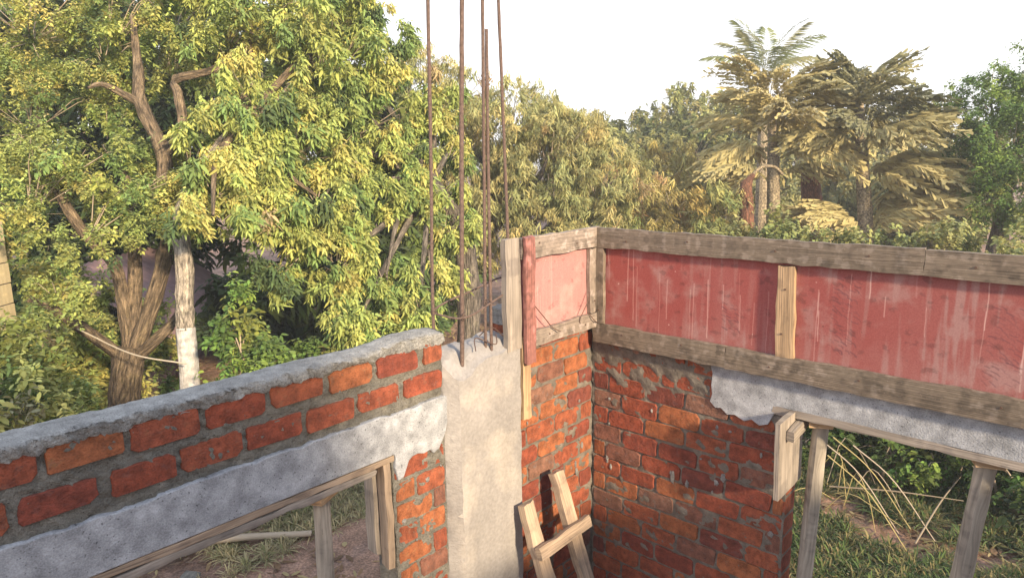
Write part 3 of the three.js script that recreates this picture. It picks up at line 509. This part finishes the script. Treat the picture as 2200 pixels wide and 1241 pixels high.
{
  const t = tree('mango_tree', 'tree with slim pale trunk painted white at the bottom, right of the forked tree', 'trees beyond the walls', [-0.24, 0, -4.7], [
    [[[-0.05, 1.6, -4.915], [-0.01, 1.85, -4.97], [0.07, 2.28, -5.07], [0.12, 2.64, -5.19], [0.38, 3.09, -5.34], [0.86, 3.58, -5.41]], [0.088, 0.088, 0.086, 0.08, 0.07, 0.05], M.barkPale],
    [[[0.3, 2.95, -5.3], [0.72, 2.94, -5.23], [0.89, 2.78, -5.0], [1.14, 2.63, -4.69], [1.5, 2.8, -4.7]], [0.06, 0.055, 0.05, 0.04, 0.02]],
  ], [[1.7, 5.02, -6.39, 0.9], [1.2, 3.83, -5.41, 0.6], [1.53, 3.43, -5.24, 0.6], [2.22, 4.33, -5.64, 0.8], [0.61, 2.99, -4.91, 0.38], [0.96, 2.69, -4.75, 0.45], [0.12, 2.75, -4.43, 0.27], [0.95, 2.25, -4.6, 0.34], [2.58, 4.92, -6.02, 0.85], [2.85, 5.1, -6.1, 0.45], [1.42, 2.86, -4.75, 0.48], [0.7, 3.5, -5.2, 0.42], [0.35, 3.0, -4.9, 0.3], [1.0, 3.2, -5.0, 0.4]], LEAF.near, PAL.bright, M.bark, { k: 32, size: 0.58, gap: 0.02, seed: 22 });
  part(t, 'painted_base', tube([[0, -0.05, 0], [0.08, 0.6, -0.08], [0.15, 1.12, -0.14], [0.197, 1.63, -0.22]], [0.11, 0.098, 0.095, 0.091], { rs: 12, rough: 0.12 }), M.lime).userData.label = 'whitewashed lower trunk';
}
tree('mango_tree', 'yellow green tree with dark trunk behind the upright bars', 'trees beyond the walls', [3.2, 0, -4.3], [[[[3.2, -0.1, -4.3], [3.35, 1.0, -4.42], [3.47, 2.4, -4.65], [3.2, 2.95, -4.95]], [0.2, 0.16, 0.13, 0.1]]],
  [[3.0, 4.5, -6.1, 0.5], [2.74, 3.85, -5.55, 0.7], [2.94, 3.31, -5.18, 0.6], [3.57, 3.8, -5.23, 0.45], [3.69, 3.31, -5.11, 0.4], [2.11, 2.82, -5.04, 0.5], [1.51, 2.15, -4.6, 0.42], [2.83, 2.85, -4.87, 0.38], [2.05, 1.93, -4.41, 0.45], [2.6, 1.82, -4.23, 0.38], [1.47, 1.53, -4.17, 0.3], [2.19, 1.58, -4.01, 0.38], [2.61, 4.18, -6.98, 0.8], [3.1, 2.4, -4.6, 0.4], [3.3, 2.85, -4.8, 0.35], [2.0, 3.4, -5.4, 0.5]], LEAF.near, PAL.bright, M.barkGrey, { k: 32, size: 0.58, gap: 0.02, seed: 23 });
tree('mango_tree', 'grey green mango tree with narrow drooping leaves, right of the bars', 'trees beyond the walls', [6.5, 0, -6.3], [[[[6.5, -0.1, -6.3], [6.69, 1.01, -6.48], [6.82, 2.29, -6.69]], [0.24, 0.2, 0.16]], [[[6.72, 1.4, -6.5], [7.1, 2.0, -6.02], [7.5, 2.35, -5.6]], [0.12, 0.09, 0.05]]],
  [[6.53, 4.8, -8.99, 0.75], [6.93, 4.5, -8.21, 0.6], [7.13, 3.85, -7.17, 1.0], [8.02, 4.0, -6.88, 0.45], [7.23, 3.31, -6.23, 1.05], [7.9, 3.65, -6.21, 0.65], [6.56, 2.73, -6.79, 0.75], [7.69, 2.71, -5.56, 0.8], [6.63, 2.17, -5.96, 0.65], [6.41, 2.55, -7.51, 0.85], [7.27, 1.97, -5.51, 0.6], [5.95, 1.73, -7.18, 0.7]], LEAF.mango, PAL.grey, M.barkGrey, { k: 14, size: 0.8, gap: -0.25, seed: 24 });
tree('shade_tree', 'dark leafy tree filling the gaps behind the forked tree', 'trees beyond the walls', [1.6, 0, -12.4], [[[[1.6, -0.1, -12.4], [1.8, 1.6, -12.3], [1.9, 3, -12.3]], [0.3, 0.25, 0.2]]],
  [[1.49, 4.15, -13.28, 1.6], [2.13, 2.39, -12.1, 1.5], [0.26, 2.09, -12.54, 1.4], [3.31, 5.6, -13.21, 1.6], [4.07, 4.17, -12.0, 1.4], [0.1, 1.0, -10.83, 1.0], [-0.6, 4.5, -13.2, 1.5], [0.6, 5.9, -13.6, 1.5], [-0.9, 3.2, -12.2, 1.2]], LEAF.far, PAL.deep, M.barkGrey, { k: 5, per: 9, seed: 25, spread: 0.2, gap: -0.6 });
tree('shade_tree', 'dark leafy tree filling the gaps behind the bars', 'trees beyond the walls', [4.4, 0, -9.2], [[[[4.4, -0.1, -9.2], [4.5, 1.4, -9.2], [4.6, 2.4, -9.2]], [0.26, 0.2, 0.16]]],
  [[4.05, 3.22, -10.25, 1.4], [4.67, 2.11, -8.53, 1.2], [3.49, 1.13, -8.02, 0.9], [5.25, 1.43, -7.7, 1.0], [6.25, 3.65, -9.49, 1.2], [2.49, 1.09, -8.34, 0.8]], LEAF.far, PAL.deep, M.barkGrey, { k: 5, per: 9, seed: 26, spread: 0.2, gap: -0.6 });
// middle distance
const farTree = (label, base, lobes, pal, seed, o = {}) => tree('distant_tree', label, 'trees beyond the walls', base, [[[[base[0], -0.1, base[2]], [base[0] + 0.1, 1, base[2]], [base[0], 2, base[2] + 0.1]], [0.25, 0.2, 0.15]]], lobes, LEAF.far, pal, M.barkGrey, { k: 4.2, per: 10, seed, spread: 0.2, ...o });
farTree('small rounded tree top against the sky beside the grey green mango', [16.5, 0, -11.6], [[17.29, 3.9, -12.82, 1.2], [17.94, 3.0, -11.88, 1.5], [15.84, 2.61, -10.81, 1.5], [16.3, 1.2, -11.2, 1.4]], PAL.olive, 41);
farTree('soft green hill of tree crown left of the palms', [21, 0, -11], [[22.15, 4.2, -12.09, 1.8], [23.21, 4.3, -10.84, 1.7], [19.52, 3.1, -11.73, 1.3], [19.5, 3.15, -10.01, 1.7], [20.4, 1.6, -10.6, 1.8]], PAL.olive, 42);
farTree('leafy tree behind the two golden palms', [20.5, 0, -6.4], [[21.95, 3.25, -7.38, 1.9], [22.08, 2.46, -5.52, 1.8], [18.1, 2.0, -6.7, 1.3], [20.5, 1, -6.4, 1.7]], PAL.grey, 43);
farTree('leafy tree between the right palm and the dark tree at the edge', [22, 0, -3.2], [[24.73, 3.35, -4.39, 2.0], [23.47, 2.73, -2.58, 1.5], [19.5, 2.0, -3.68, 1.4], [18.18, 1.98, -2.11, 1.3], [20.5, 0.9, -3, 1.5]], PAL.grey, 44);
tree('broadleaf_tree', 'dark green broadleaf tree at the right edge of the view', 'trees beyond the walls', [12.3, 0, 0.2], [[[[12.3, -0.1, 0.2], [12.2, 1.2, 0.1], [12.4, 2.4, 0.1]], [0.22, 0.17, 0.12]]],
  [[12.88, 4.11, -0.34, 0.7], [12.31, 3.42, 0.14, 0.75], [12.82, 3.27, -0.47, 0.5], [13.54, 4.54, -0.04, 0.55], [11.68, 2.64, 0.42, 0.65], [12.71, 3.81, 0.46, 0.85], [12.0, 2.46, 0.07, 0.55]], LEAF.broad, PAL.fresh, M.barkGrey, { k: 14, size: 0.9, gap: -0.4, seed: 45 });
farTree('leafy tree left of the frame beyond the yard', [-4.2, 0, -11.5], [[-4.2, 3.6, -11.5, 1.7], [-5.6, 2.4, -10.8, 1.5], [-3.0, 2.2, -12.0, 1.4], [-4.4, 1.0, -10.9, 1.4], [-2.2, 4.6, -12.8, 1.4]], PAL.deep, 46);
farTree('second leafy tree left of the frame, farther out', [-9, 0, -8.5], [[-9, 3.2, -8.5, 1.9], [-7.6, 1.8, -9.4, 1.5], [-10.4, 1.8, -7.4, 1.6]], PAL.olive, 47);
farTree('leafy tree right of the frame beyond the right wall', [15.5, 0, 4.2], [[15.5, 3.2, 4.2, 1.8], [14.2, 1.8, 3.2, 1.4], [16.4, 1.8, 5.6, 1.6]], PAL.olive, 48);
function bush(label, lobes, pal, seed, leaf = LEAF.bush, o = {}) {
  const b = [lobes[0][0], 0, lobes[0][2]], t = thing('bush', label, 'bush', 'bushes beyond the walls', b), r = rng(seed), low = [];
  for (const [x, y, z, R] of lobes) { for (let yy = y - R * 1.2; yy > 0.2; yy -= R * 1.1) low.push([x + (r() - 0.5) * 0.2, yy, z + (r() - 0.5) * 0.2, R * 0.95]); }
  for (let k = 0; k < 4; k++) part(t, 'stem', tube([[(r() - 0.5) * 0.2, -0.05, (r() - 0.5) * 0.2], [(r() - 0.5) * 0.3, lobes[0][1] * 0.45, (r() - 0.5) * 0.3], [(r() - 0.5) * 0.35, lobes[0][1] * 0.85, (r() - 0.5) * 0.35]], [0.02, 0.012, 0.006], { rs: 6 }), M.twig);
  crown(t, lobes.concat(low), leaf, pal, { k: 9, seed, spread: 0.12, ...o }); return t;
}
bush('tall yellow green bush between the mango and the palms', [[11.46, 2.87, -6.62, 0.9], [9.77, 2.23, -6.03, 0.75]], PAL.ochre, 51, LEAF.mango, { k: 6 });
bush('rusty yellow bush at the foot of the left palm', [[9.47, 2.28, -4.87, 0.75], [11.22, 2.57, -5.3, 0.75]], PAL.ochre, 52, LEAF.mango, { k: 6 });
bush('olive bush rising behind the formwork corner', [[8.08, 2.08, -5.57, 0.5], [9.57, 2.22, -3.99, 0.5]], PAL.olive, 53, LEAF.mango, { k: 7 });
[[7.34, 1.77, -2.54, 0.55, 'below the rusty dead trunk'], [7.87, 1.8, -1.97, 0.55, 'below the left palm trunk'], [7.77, 1.79, -1.32, 0.45, 'between the two palm trunks'], [7.8, 1.75, -0.53, 0.5, 'just right of the right palm trunk'], [8.29, 1.8, -0.01, 0.58, 'below the low right palm fronds'], [8.16, 1.81, 0.59, 0.58, 'below the dark edge tree'], [8.53, 1.8, 1.0, 0.6, 'farthest right along the formwork top']]
  .forEach(([x, y, z, R, l], i) => bush('olive hedge bush showing over the formwork, ' + l, [[x, y, z, R]], PAL.olive, 60 + i));
[[4.6, 0.45, -0.45, 0.5], [4.8, 0.6, -0.1, 0.62], [4.6, 0.5, 0.4, 0.55], [4.6, 0.5, 0.85, 0.55], [4.7, 0.5, 1.25, 0.5], [4.3, 0.35, 1.6, 0.45]]
  .forEach(([x, y, z, R], i) => bush('green bush in the right opening, ' + ['nearest the jamb plank', 'second from the jamb plank', 'behind the pile of dry stalks', 'left of the farther prop', 'behind the farther prop', 'right of the farther prop'][i], [[x, y, z, R], [x + 0.9, y + 0.4, z, R]], i % 3 ? PAL.deep : PAL.fresh, 70 + i, LEAF.bush, { k: 15, size: 0.85 }));
bush('bright green sapling standing right of the white painted trunk', [[0.04, 2.04, -3.91, 0.26], [0.14, 1.76, -3.73, 0.25], [-0.01, 1.5, -3.66, 0.24]], PAL.fresh, 81, LEAF.broad, { k: 11, spread: 0.09 });
bush('yellow green bush in the lower left corner above the wall', [[-1.3, 1.72, -5.31, 0.36], [-1.3, 1.42, -4.8, 0.34], [-1.53, 1.2, -4.65, 0.36], [-1.08, 1.15, -4.69, 0.2], [-1.6, 1.59, -4.99, 0.36]], PAL.bright, 82, LEAF.broad);
bush('dim leafy bush hiding the shed left of the forked trunk', [[-0.35, 1.77, -8.02, 0.42], [-0.08, 1.44, -7.92, 0.36], [-0.39, 1.13, -7.58, 0.42], [-0.08, 0.84, -7.46, 0.36], [0.6, 1.5, -7.6, 0.25]], PAL.bright, 85, LEAF.broad, { k: 13 });
bush('small bush behind the middle of the left wall', [[1.23, 1.11, -4.47, 0.33], [0.95, 0.85, -4.3, 0.25]], PAL.fresh, 83, LEAF.broad);
bush('small bush behind the right end of the left wall', [[1.95, 1.17, -4.16, 0.35], [2.23, 1.0, -4.1, 0.35]], PAL.bright, 84, LEAF.broad);
// trees behind the photographer that shade the left wall
[[-3.8, 5.0, 'shading tree standing behind the viewpoint'], [-4.8, 6.4, 'farther shading tree behind the viewpoint']].forEach(([x, z, l], i) => tree('shade_tree', l, 'trees beyond the walls', [x, 0, z + 0.4], [[[[x, -0.1, z + 0.4], [x, 2, z + 0.3], [x, 3.8, z + 0.2]], [0.22, 0.18, 0.12]]],
  [[x, 4.45, z + 0.3, 0.85], [x - 0.7, 4.2, z, 0.8], [x + 0.35, 3.9, z + 0.4, 0.55], [x - 0.4, 5.1, z + 0.2, 0.7]], LEAF.broad, PAL.deep, M.barkGrey, { k: 13, gap: -1, size: 1.3, seed: 90 + i }));

// ------------------------------------------------------------------ palms
function fishtailFrond(seed) {
  const r = rng(seed), pos = [], idx = [], Lr = 2.1, rach = (t) => V(Lr * (t - 0.22 * t * t), 0.8 * t - 1.5 * t * t, 0.06 * Math.sin(t * 5 + seed));
  const tri = (a, b, c) => { const k = pos.length / 3; for (const p of [a, b, c]) pos.push(p.x, p.y, p.z); idx.push(k, k + 1, k + 2); };
  const stick = (a, b, w1, w2) => { for (let q = 0; q < 3; q++) { const o = (i, w) => V(0, Math.cos(i * 2.094) * w, Math.sin(i * 2.094) * w), a1 = a.clone().add(o(q, w1)), a2 = a.clone().add(o(q + 1, w1)), b1 = b.clone().add(o(q, w2)), b2 = b.clone().add(o(q + 1, w2)); tri(a1, b1, a2); tri(a2, b1, b2); } };
  for (let i = 0; i < 10; i++) stick(rach(i / 10), rach((i + 1) / 10), 0.028 * (1 - i / 11), 0.028 * (1 - (i + 1) / 11));
  for (let i = 0; i < 9; i++) for (const s of [-1, 1]) {
    const t = 0.26 + 0.74 * (i + r() * 0.5) / 9, o = rach(t), pl = (0.45 + 0.55 * Math.sin(Math.PI * clamp(t * 1.02, 0, 1))) * (0.85 + r() * 0.3), out = V(0.6 + r() * 0.4, -0.25 + r() * 0.9, s * (0.95 - 0.4 * t)).normalize(), pin = (u) => V(o.x + out.x * pl * u, o.y + out.y * pl * u - 1.0 * pl * u * u, o.z + out.z * pl * u);
    stick(pin(0), pin(0.5), 0.008, 0.006); stick(pin(0.5), pin(1), 0.006, 0.002);
    for (let j = 0; j < 17; j++) for (const s2 of [-1, 1]) {
      const u = 0.1 + 0.9 * (j + r() * 0.6) / 17, b = pin(u), l = 0.24 * (0.7 + r() * 0.6), dir = V(out.x * 0.6 + s2 * out.z * 0.5, -0.7 - r() * 0.7, out.z * 0.6 - s2 * out.x * 0.5).normalize(), sd = V(r() - 0.5, r() - 0.2, r() - 0.5).cross(dir).normalize(), w = 0.036 * (0.7 + r() * 0.6), e = b.clone().addScaledVector(dir, l);
      tri(b, e.clone().addScaledVector(sd, w).addScaledVector(dir, -0.04), e); tri(b, e, e.clone().addScaledVector(sd, -w).addScaledVector(dir, -0.06 * r()));
    }
  }
  return fromArrays(pos, idx);
}
function featherFrond(seed) {
  const r = rng(seed), pos = [], idx = [], Lr = 2.9, rach = (t) => V(Lr * (t - 0.15 * t * t), 0.9 * t - 1.5 * t * t, 0), tri = (a, b, c) => { const k = pos.length / 3; for (const p of [a, b, c]) pos.push(p.x, p.y, p.z); idx.push(k, k + 1, k + 2); };
  for (let i = 0; i < 12; i++) { const a = rach(i / 12), b = rach((i + 1) / 12), w = 0.03 * (1 - i / 13); tri(a.clone().add(V(0, 0, w)), b, a.clone().add(V(0, 0, -w))); tri(a.clone().add(V(0, w, 0)), b, a.clone().add(V(0, -w, 0))); }
  for (let i = 0; i < 46; i++) for (const s of [-1, 1]) { const t = 0.14 + 0.86 * i / 46, o = rach(t), l = (0.3 + 0.5 * Math.sin(Math.PI * Math.min(1, t * 0.95 + 0.05))) * (0.9 + r() * 0.2), d = V(0.55, -0.25 - r() * 0.35, s * 0.8).normalize(), m = o.clone().addScaledVector(d, l * 0.5).add(V(0, 0.03, 0)), e = o.clone().addScaledVector(d, l).add(V(0, -l * 0.3, 0)), w = V(0.022, 0, 0); tri(o, m.clone().add(w), m.clone().sub(w)); tri(m.clone().add(w), e, m.clone().sub(w)); }
  return fromArrays(pos, idx);
}
const frondMat = (c) => new THREE.MeshPhysicalMaterial({ color: L3(...c), roughness: 1, transmission: 0.25, thickness: 0, side: THREE.DoubleSide });
const FM = [frondMat([0.47, 0.4, 0.17]), frondMat([0.4, 0.35, 0.15]), frondMat([0.29, 0.27, 0.12]), frondMat([0.18, 0.18, 0.08])], FF = [1, 2, 3, 4].map((s) => fishtailFrond(300 + s));
function palm(label, base, trunkPts, radii, fronds, geos, mats, name) {
  const t = thing(name, label, 'palm', 'palms behind the right wall', base); part(t, 'trunk', tube(trunkPts.map((p) => [p[0] - base[0], p[1], p[2] - base[2]]), radii, { rs: 12, rough: 0.1, seg: 30 }), M.palmTrunk);
  fronds.forEach(([x, y, z, yaw, tilt, s, mi], i) => { const f = part(t, 'frond', geos[i % geos.length], mats[mi]); f.position.set(x - base[0], y, z - base[2]); f.rotation.set(Math.sin(i * 2.7 + base[0]) * 0.35, yaw, tilt, 'YXZ'); f.scale.setScalar(s); });
}
// yaw 0 points along +x (away); the view's right is about yaw -0.83, its left about yaw 2.3
{
  const fr = (pts, list) => list.map(([h, yaw, tilt, s, m]) => { let k = 0; while (k < pts.length - 2 && pts[k + 1][1] < h) k++; const a = pts[k], b = pts[k + 1], q = (h - a[1]) / (b[1] - a[1]); return [a[0] + (b[0] - a[0]) * q, h, a[2] + (b[2] - a[2]) * q, yaw, tilt, s, m]; });
  const p1 = [[11.1, -0.1, -3.5], [11.23, 1.84, -3.6], [11.44, 3.25, -3.76], [11.55, 4.3, -3.9]];
  palm('golden fishtail palm, left of the two, with pale trunk', [11.1, 0, -3.5], p1, [0.16, 0.135, 0.12, 0.07], fr(p1, Array.from({ length: 17 }, (_, i) => { const q = i / 17, rr = (k) => ((Math.sin(i * 12.9 + k * 78.2) * 43758.5) % 1 + 1) % 1; return [4.15 - q * 1.15, i * 2.4 + rr(1) * 0.5, 1.2 - q * 0.75 + (rr(2) - 0.5) * 0.55, 0.54 + q * 0.16 + rr(3) * 0.16, rr(4) < 0.6 || q > 0.5 ? 0 : 1]; }).concat([[2.6, 2.5, 0.6, 0.75, 1], [2.5, 2.1, 0.75, 0.65, 0], [2.7, -0.9, 0.5, 0.6, 1]])), FF, FM, 'fishtail_palm');
  const p2 = [[11.85, -0.1, -1.95], [11.96, 1.86, -2.06], [12.11, 3.22, -2.27], [12.2, 4.2, -2.4]];
  palm('darker fishtail palm, right of the two, with fronds down to its foot', [11.85, 0, -1.95], p2, [0.18, 0.145, 0.12, 0.07], fr(p2, Array.from({ length: 17 }, (_, i) => { const q = i / 17, rr = (k) => ((Math.sin(i * 17.3 + k * 61.7) * 24634.6) % 1 + 1) % 1; return [4.0 - q * 1.1, i * 2.4 + rr(1) * 0.5, 1.35 - q * 0.75 + (rr(2) - 0.5) * 0.55, 0.52 + q * 0.16 + rr(3) * 0.16, q > 0.6 ? 1 : rr(4) < 0.4 ? 3 : 2]; }).concat([[2.2, -0.9, 0.75, 0.95, 1], [2.0, -1.3, 0.8, 0.85, 0], [1.4, -0.7, 1.05, 1.0, 0], [1.6, -0.45, 0.9, 1.05, 1], [1.8, -1.0, 0.95, 0.9, 1], [2.4, -1.6, 0.7, 0.8, 0], [2.6, -0.6, 0.6, 0.9, 0], [1.3, -1.2, 1.1, 1.0, 0], [1.4, 2.4, 0.95, 0.75, 0], [1.5, 2.0, 0.8, 0.7, 1]])), FF, FM, 'fishtail_palm');
  const p3 = [[16.2, -0.1, -5.9], [16.35, 3.64, -6.05], [16.6, 5.35, -6.25]];
  palm('pale feathery coconut palm top behind the left golden palm', [16.2, 0, -5.9], p3, [0.2, 0.15, 0.12], [2.3, 1.5, 0.6, -0.3, -0.9, -1.7, -2.5, 3.0, 2.6, -0.6].map((yaw, i) => [16.6, 5.3, -6.25, yaw, 0.55 + (i % 3) * 0.35, 0.7, i % 2]), [featherFrond(1), featherFrond(2)], [frondMat([0.17, 0.2, 0.07]), frondMat([0.22, 0.22, 0.1])], 'coconut_palm');
}
{
  const t = thing('dead_trunk', 'rusty brown dead trunk with hooked top, left of the palms', 'trunk', null, [9.7, 0, -3.4]);
  part(t, 'trunk', tube([[-0.1, -0.1, 0], [0.1, 1.4, -0.12], [0.2, 2.3, -0.2], [0.3, 2.72, -0.26], [0.42, 2.86, -0.18]], [0.17, 0.15, 0.135, 0.11, 0.04], { rs: 12, rough: 0.2 }), M.deadTrunk);
  part(t, 'arched_stalk', tube([[0.38, 2.82, -0.22], [0.55, 3.0, -0.1], [0.8, 3.0, 0.05], [1.1, 2.85, 0.1]], [0.035, 0.03, 0.028, 0.03], { rs: 8 }), M.palmTrunk);
}
single('dead_trunk', 'short brown stump between the two golden palms', 'trunk', null, tube([[12.6, -0.1, -3.2], [12.81, 1.83, -3.38], [12.94, 2.84, -3.52]], [0.28, 0.24, 0.2], { rs: 12, rough: 0.2 }), M.deadTrunk);

// ------------------------------------------------------------------ yard things
{
  const t = thing('shed', 'low shed with faded mauve sheet roof behind the white painted trunk', 'shed', null, [1.5, 0, -10], 0.75);
  const sm = mat([0.42, 0.27, 0.26], { map: rep(tStain, 1.2), roughness: 0.8 }), n = 40, pos = [], idx = [];
  for (let i = 0; i <= n; i++) for (let j = 0; j <= 1; j++) pos.push(-1.6 + 3.2 * i / n, (j ? 1.75 : 0.75) + (i % 2) * 0.025, j ? -0.6 : 1.0);
  for (let i = 0; i < n; i++) { const a = i * 2; idx.push(a, a + 2, a + 1, a + 1, a + 2, a + 3); }
  part(t, 'roof', uvBox(fromArrays(pos, idx)), Object.assign(sm.clone(), { side: THREE.DoubleSide }));
  part(t, 'wall', uvBox(new THREE.BoxGeometry(2.9, 0.85, 1.2)), mat([0.26, 0.17, 0.18], { map: rep(tStain, 1) }), [0, 0.4, 0.05]);
}
{
  const t = thing('pillar', 'sunlit cream block pillar standing among the leaves at the left edge', 'pillar', null, [-1.36, 0, -5.9], 0.75);
  for (let i = 0; i < 14; i++) part(t, 'block', uvBox(new THREE.BoxGeometry(0.2, 0.182, 0.2)), mat([0.66, 0.54, 0.33], { map: rep(tStain, 0.8) }), [(i % 2) * 0.006, 0.1 + i * 0.195, 0]);
  part(t, 'mortar', new THREE.BoxGeometry(0.18, 2.7, 0.18), M.mortar, [0, 1.35, 0]);
}
single('rope', 'thin pale rope sagging from the forked tree to the white trunk', 'rope', null, tube([[-0.75, 1.62, -5.8], [-0.48, 1.42, -5.1], [-0.2, 1.36, -4.6]], [0.008, 0.008], { rs: 6, seg: 20 }), mat([0.5, 0.43, 0.33]));
{
  const t = thing('stalk_pile', 'heap of dry yellow stalks and branches on the grass in the right opening', 'stalks', null, [3.6, 0, 0.3]), r = rng(5);
  for (let k = 0; k < 11; k++) { // arching dry stalks thrown on a heap
    const a = r() * 6.28, h = 0.25 + r() * 0.4, l = 0.25 + r() * 0.4, x = (r() - 0.5) * 0.5, z = -0.1 + (r() - 0.5) * 0.4, dx = Math.cos(a) * l, dz = Math.sin(a) * l;
    const p = k < 4 ? [[x, 0.6, z - 0.05], [x - 0.08, 0.42, z + 0.3], [x - 0.25, 0.05, z + 0.7]] : [[x, r() * h * 0.6, z], [x + dx * 0.35, h, z + dz * 0.35], [x + dx * 0.8, h * 0.7, z + dz * 0.8], [x + dx * 1.15, 0.03 + r() * 0.15, z + dz * 1.15]];
    part(t, 'stalk', tube(p, k < 4 ? [0.007, 0.006, 0.004] : [0.004, 0.0035, 0.0025], { rs: 5, seg: 9 }), k % 3 ? M.straw : M.twig);
  }
}
[[[3.2, 0.12, 0.9], [4.4, 0.3, 1.0], 'thin dry stick lying in the grass behind the farther prop'], [[3.6, 0.2, 0.1], [3.9, 0.28, 1.1], 'long thin twig stretched across the grass behind the stalk heap']].forEach(([a, b, l]) => single('stick', l, 'stick', null, tube([a, [(a[0] + b[0]) / 2, 0.26, (a[2] + b[2]) / 2], b], [0.008, 0.007, 0.004], { rs: 6 }), mat([0.24, 0.19, 0.13])));
single('log', 'grey peeled pole lying on the ground in the left opening', 'log', null, tube([[-0.75, 0.06, -3.75], [-0.3, 0.07, -3.4], [0.1, 0.06, -3.05]], [0.032, 0.03, 0.026], { rs: 10, rough: 0.2, swap: true }), M.twig);
single('log', 'pale broken slab lying just behind the left wall', 'log', null, board(0.34, 0.13, 0.03, 61), M.joint, [-0.95, 0.02, -3.2], [-1.5, 0, 0.6]);
{
  const t = thing('low_wall', 'dark maroon stub wall low in the left opening', 'wall', null, [1.35, 0, -4.1], 0.75);
  part(t, 'wall', uvBox(new THREE.BoxGeometry(0.5, 0.35, 0.2)), mat([0.13, 0.05, 0.055], { map: rep(tStain, 0.6) }), [0, 0.16, 0]);
}
// grass and litter
function scatter(name, label, geo, m, n, seed, place, pal, s0, s1) {
  const r = rng(seed), o = new THREE.InstancedMesh(geo, m, n), c = new THREE.Color();
  for (let i = 0; i < n; i++) { const [x, y, z] = place(r); eu.set((r() - 0.5) * 0.4, r() * 6.28, (r() - 0.5) * 0.4); qt.setFromEuler(eu); const s = s0 + (s1 - s0) * r(); o.setMatrixAt(i, mtx.compose(V(x, y, z), qt, V(s, s, s))); const q = pal[Math.floor(r() * pal.length)], v = 0.75 + r() * 0.5; o.setColorAt(i, c.setRGB(q[0] * v, q[1] * v, q[2] * v)); }
  o.name = name; o.userData = { kind: 'stuff', label, category: name.split('_').pop() }; o.castShadow = o.receiveShadow = true; scene.add(o);
}
const tuft = leafCluster({ n: 12, L: 0.24, W: 0.012, droop: 0.45, e0: 0.5, e1: 1.4, seed: 91, stem: 0 });
const keepOut = (x, z) => z > -0.4 && x < 0.5;
const field = (x0, x1, z0, z1, thr, k) => (r) => { for (let t = 0; t < 30; t++) { const x = x0 + (x1 - x0) * r(), z = z0 + (z1 - z0) * r(); if (!keepOut(x, z) && fbm(x * 0.9, z * 0.9, k, 3) > thr) return [x, 0, z]; } return [x1, 0, z0]; };
scatter('green_grass', 'short green grass and weeds outside the right opening', tuft, M.blade, 15000, 101, field(2.3, 7, -1.6, 3.2, -0.2, 3), [[0.1, 0.15, 0.04], [0.065, 0.105, 0.03], [0.17, 0.16, 0.06], [0.22, 0.18, 0.08]], 0.4, 1.0);
scatter('dry_grass', 'dry straw coloured grass outside the left opening', tuft, M.blade, 7000, 102, field(-2, 4, -8, -3.0, 0.02, 5), [[0.46, 0.37, 0.19], [0.4, 0.34, 0.18], [0.24, 0.24, 0.1]], 0.35, 0.85);
scatter('leaf_litter', 'fallen dry leaves over the bare earth', leafCluster({ n: 3, L: 0.12, W: 0.04, droop: 0.1, e0: -0.05, e1: 0.2, seed: 93, stem: 0.005 }), M.blade, 5000, 103, field(-3, 9, -10, 4, -1, 7), [[0.3, 0.2, 0.1], [0.2, 0.12, 0.06], [0.36, 0.28, 0.13]], 0.6, 1.2);

shade(scene);
renderer.render(scene, camera);
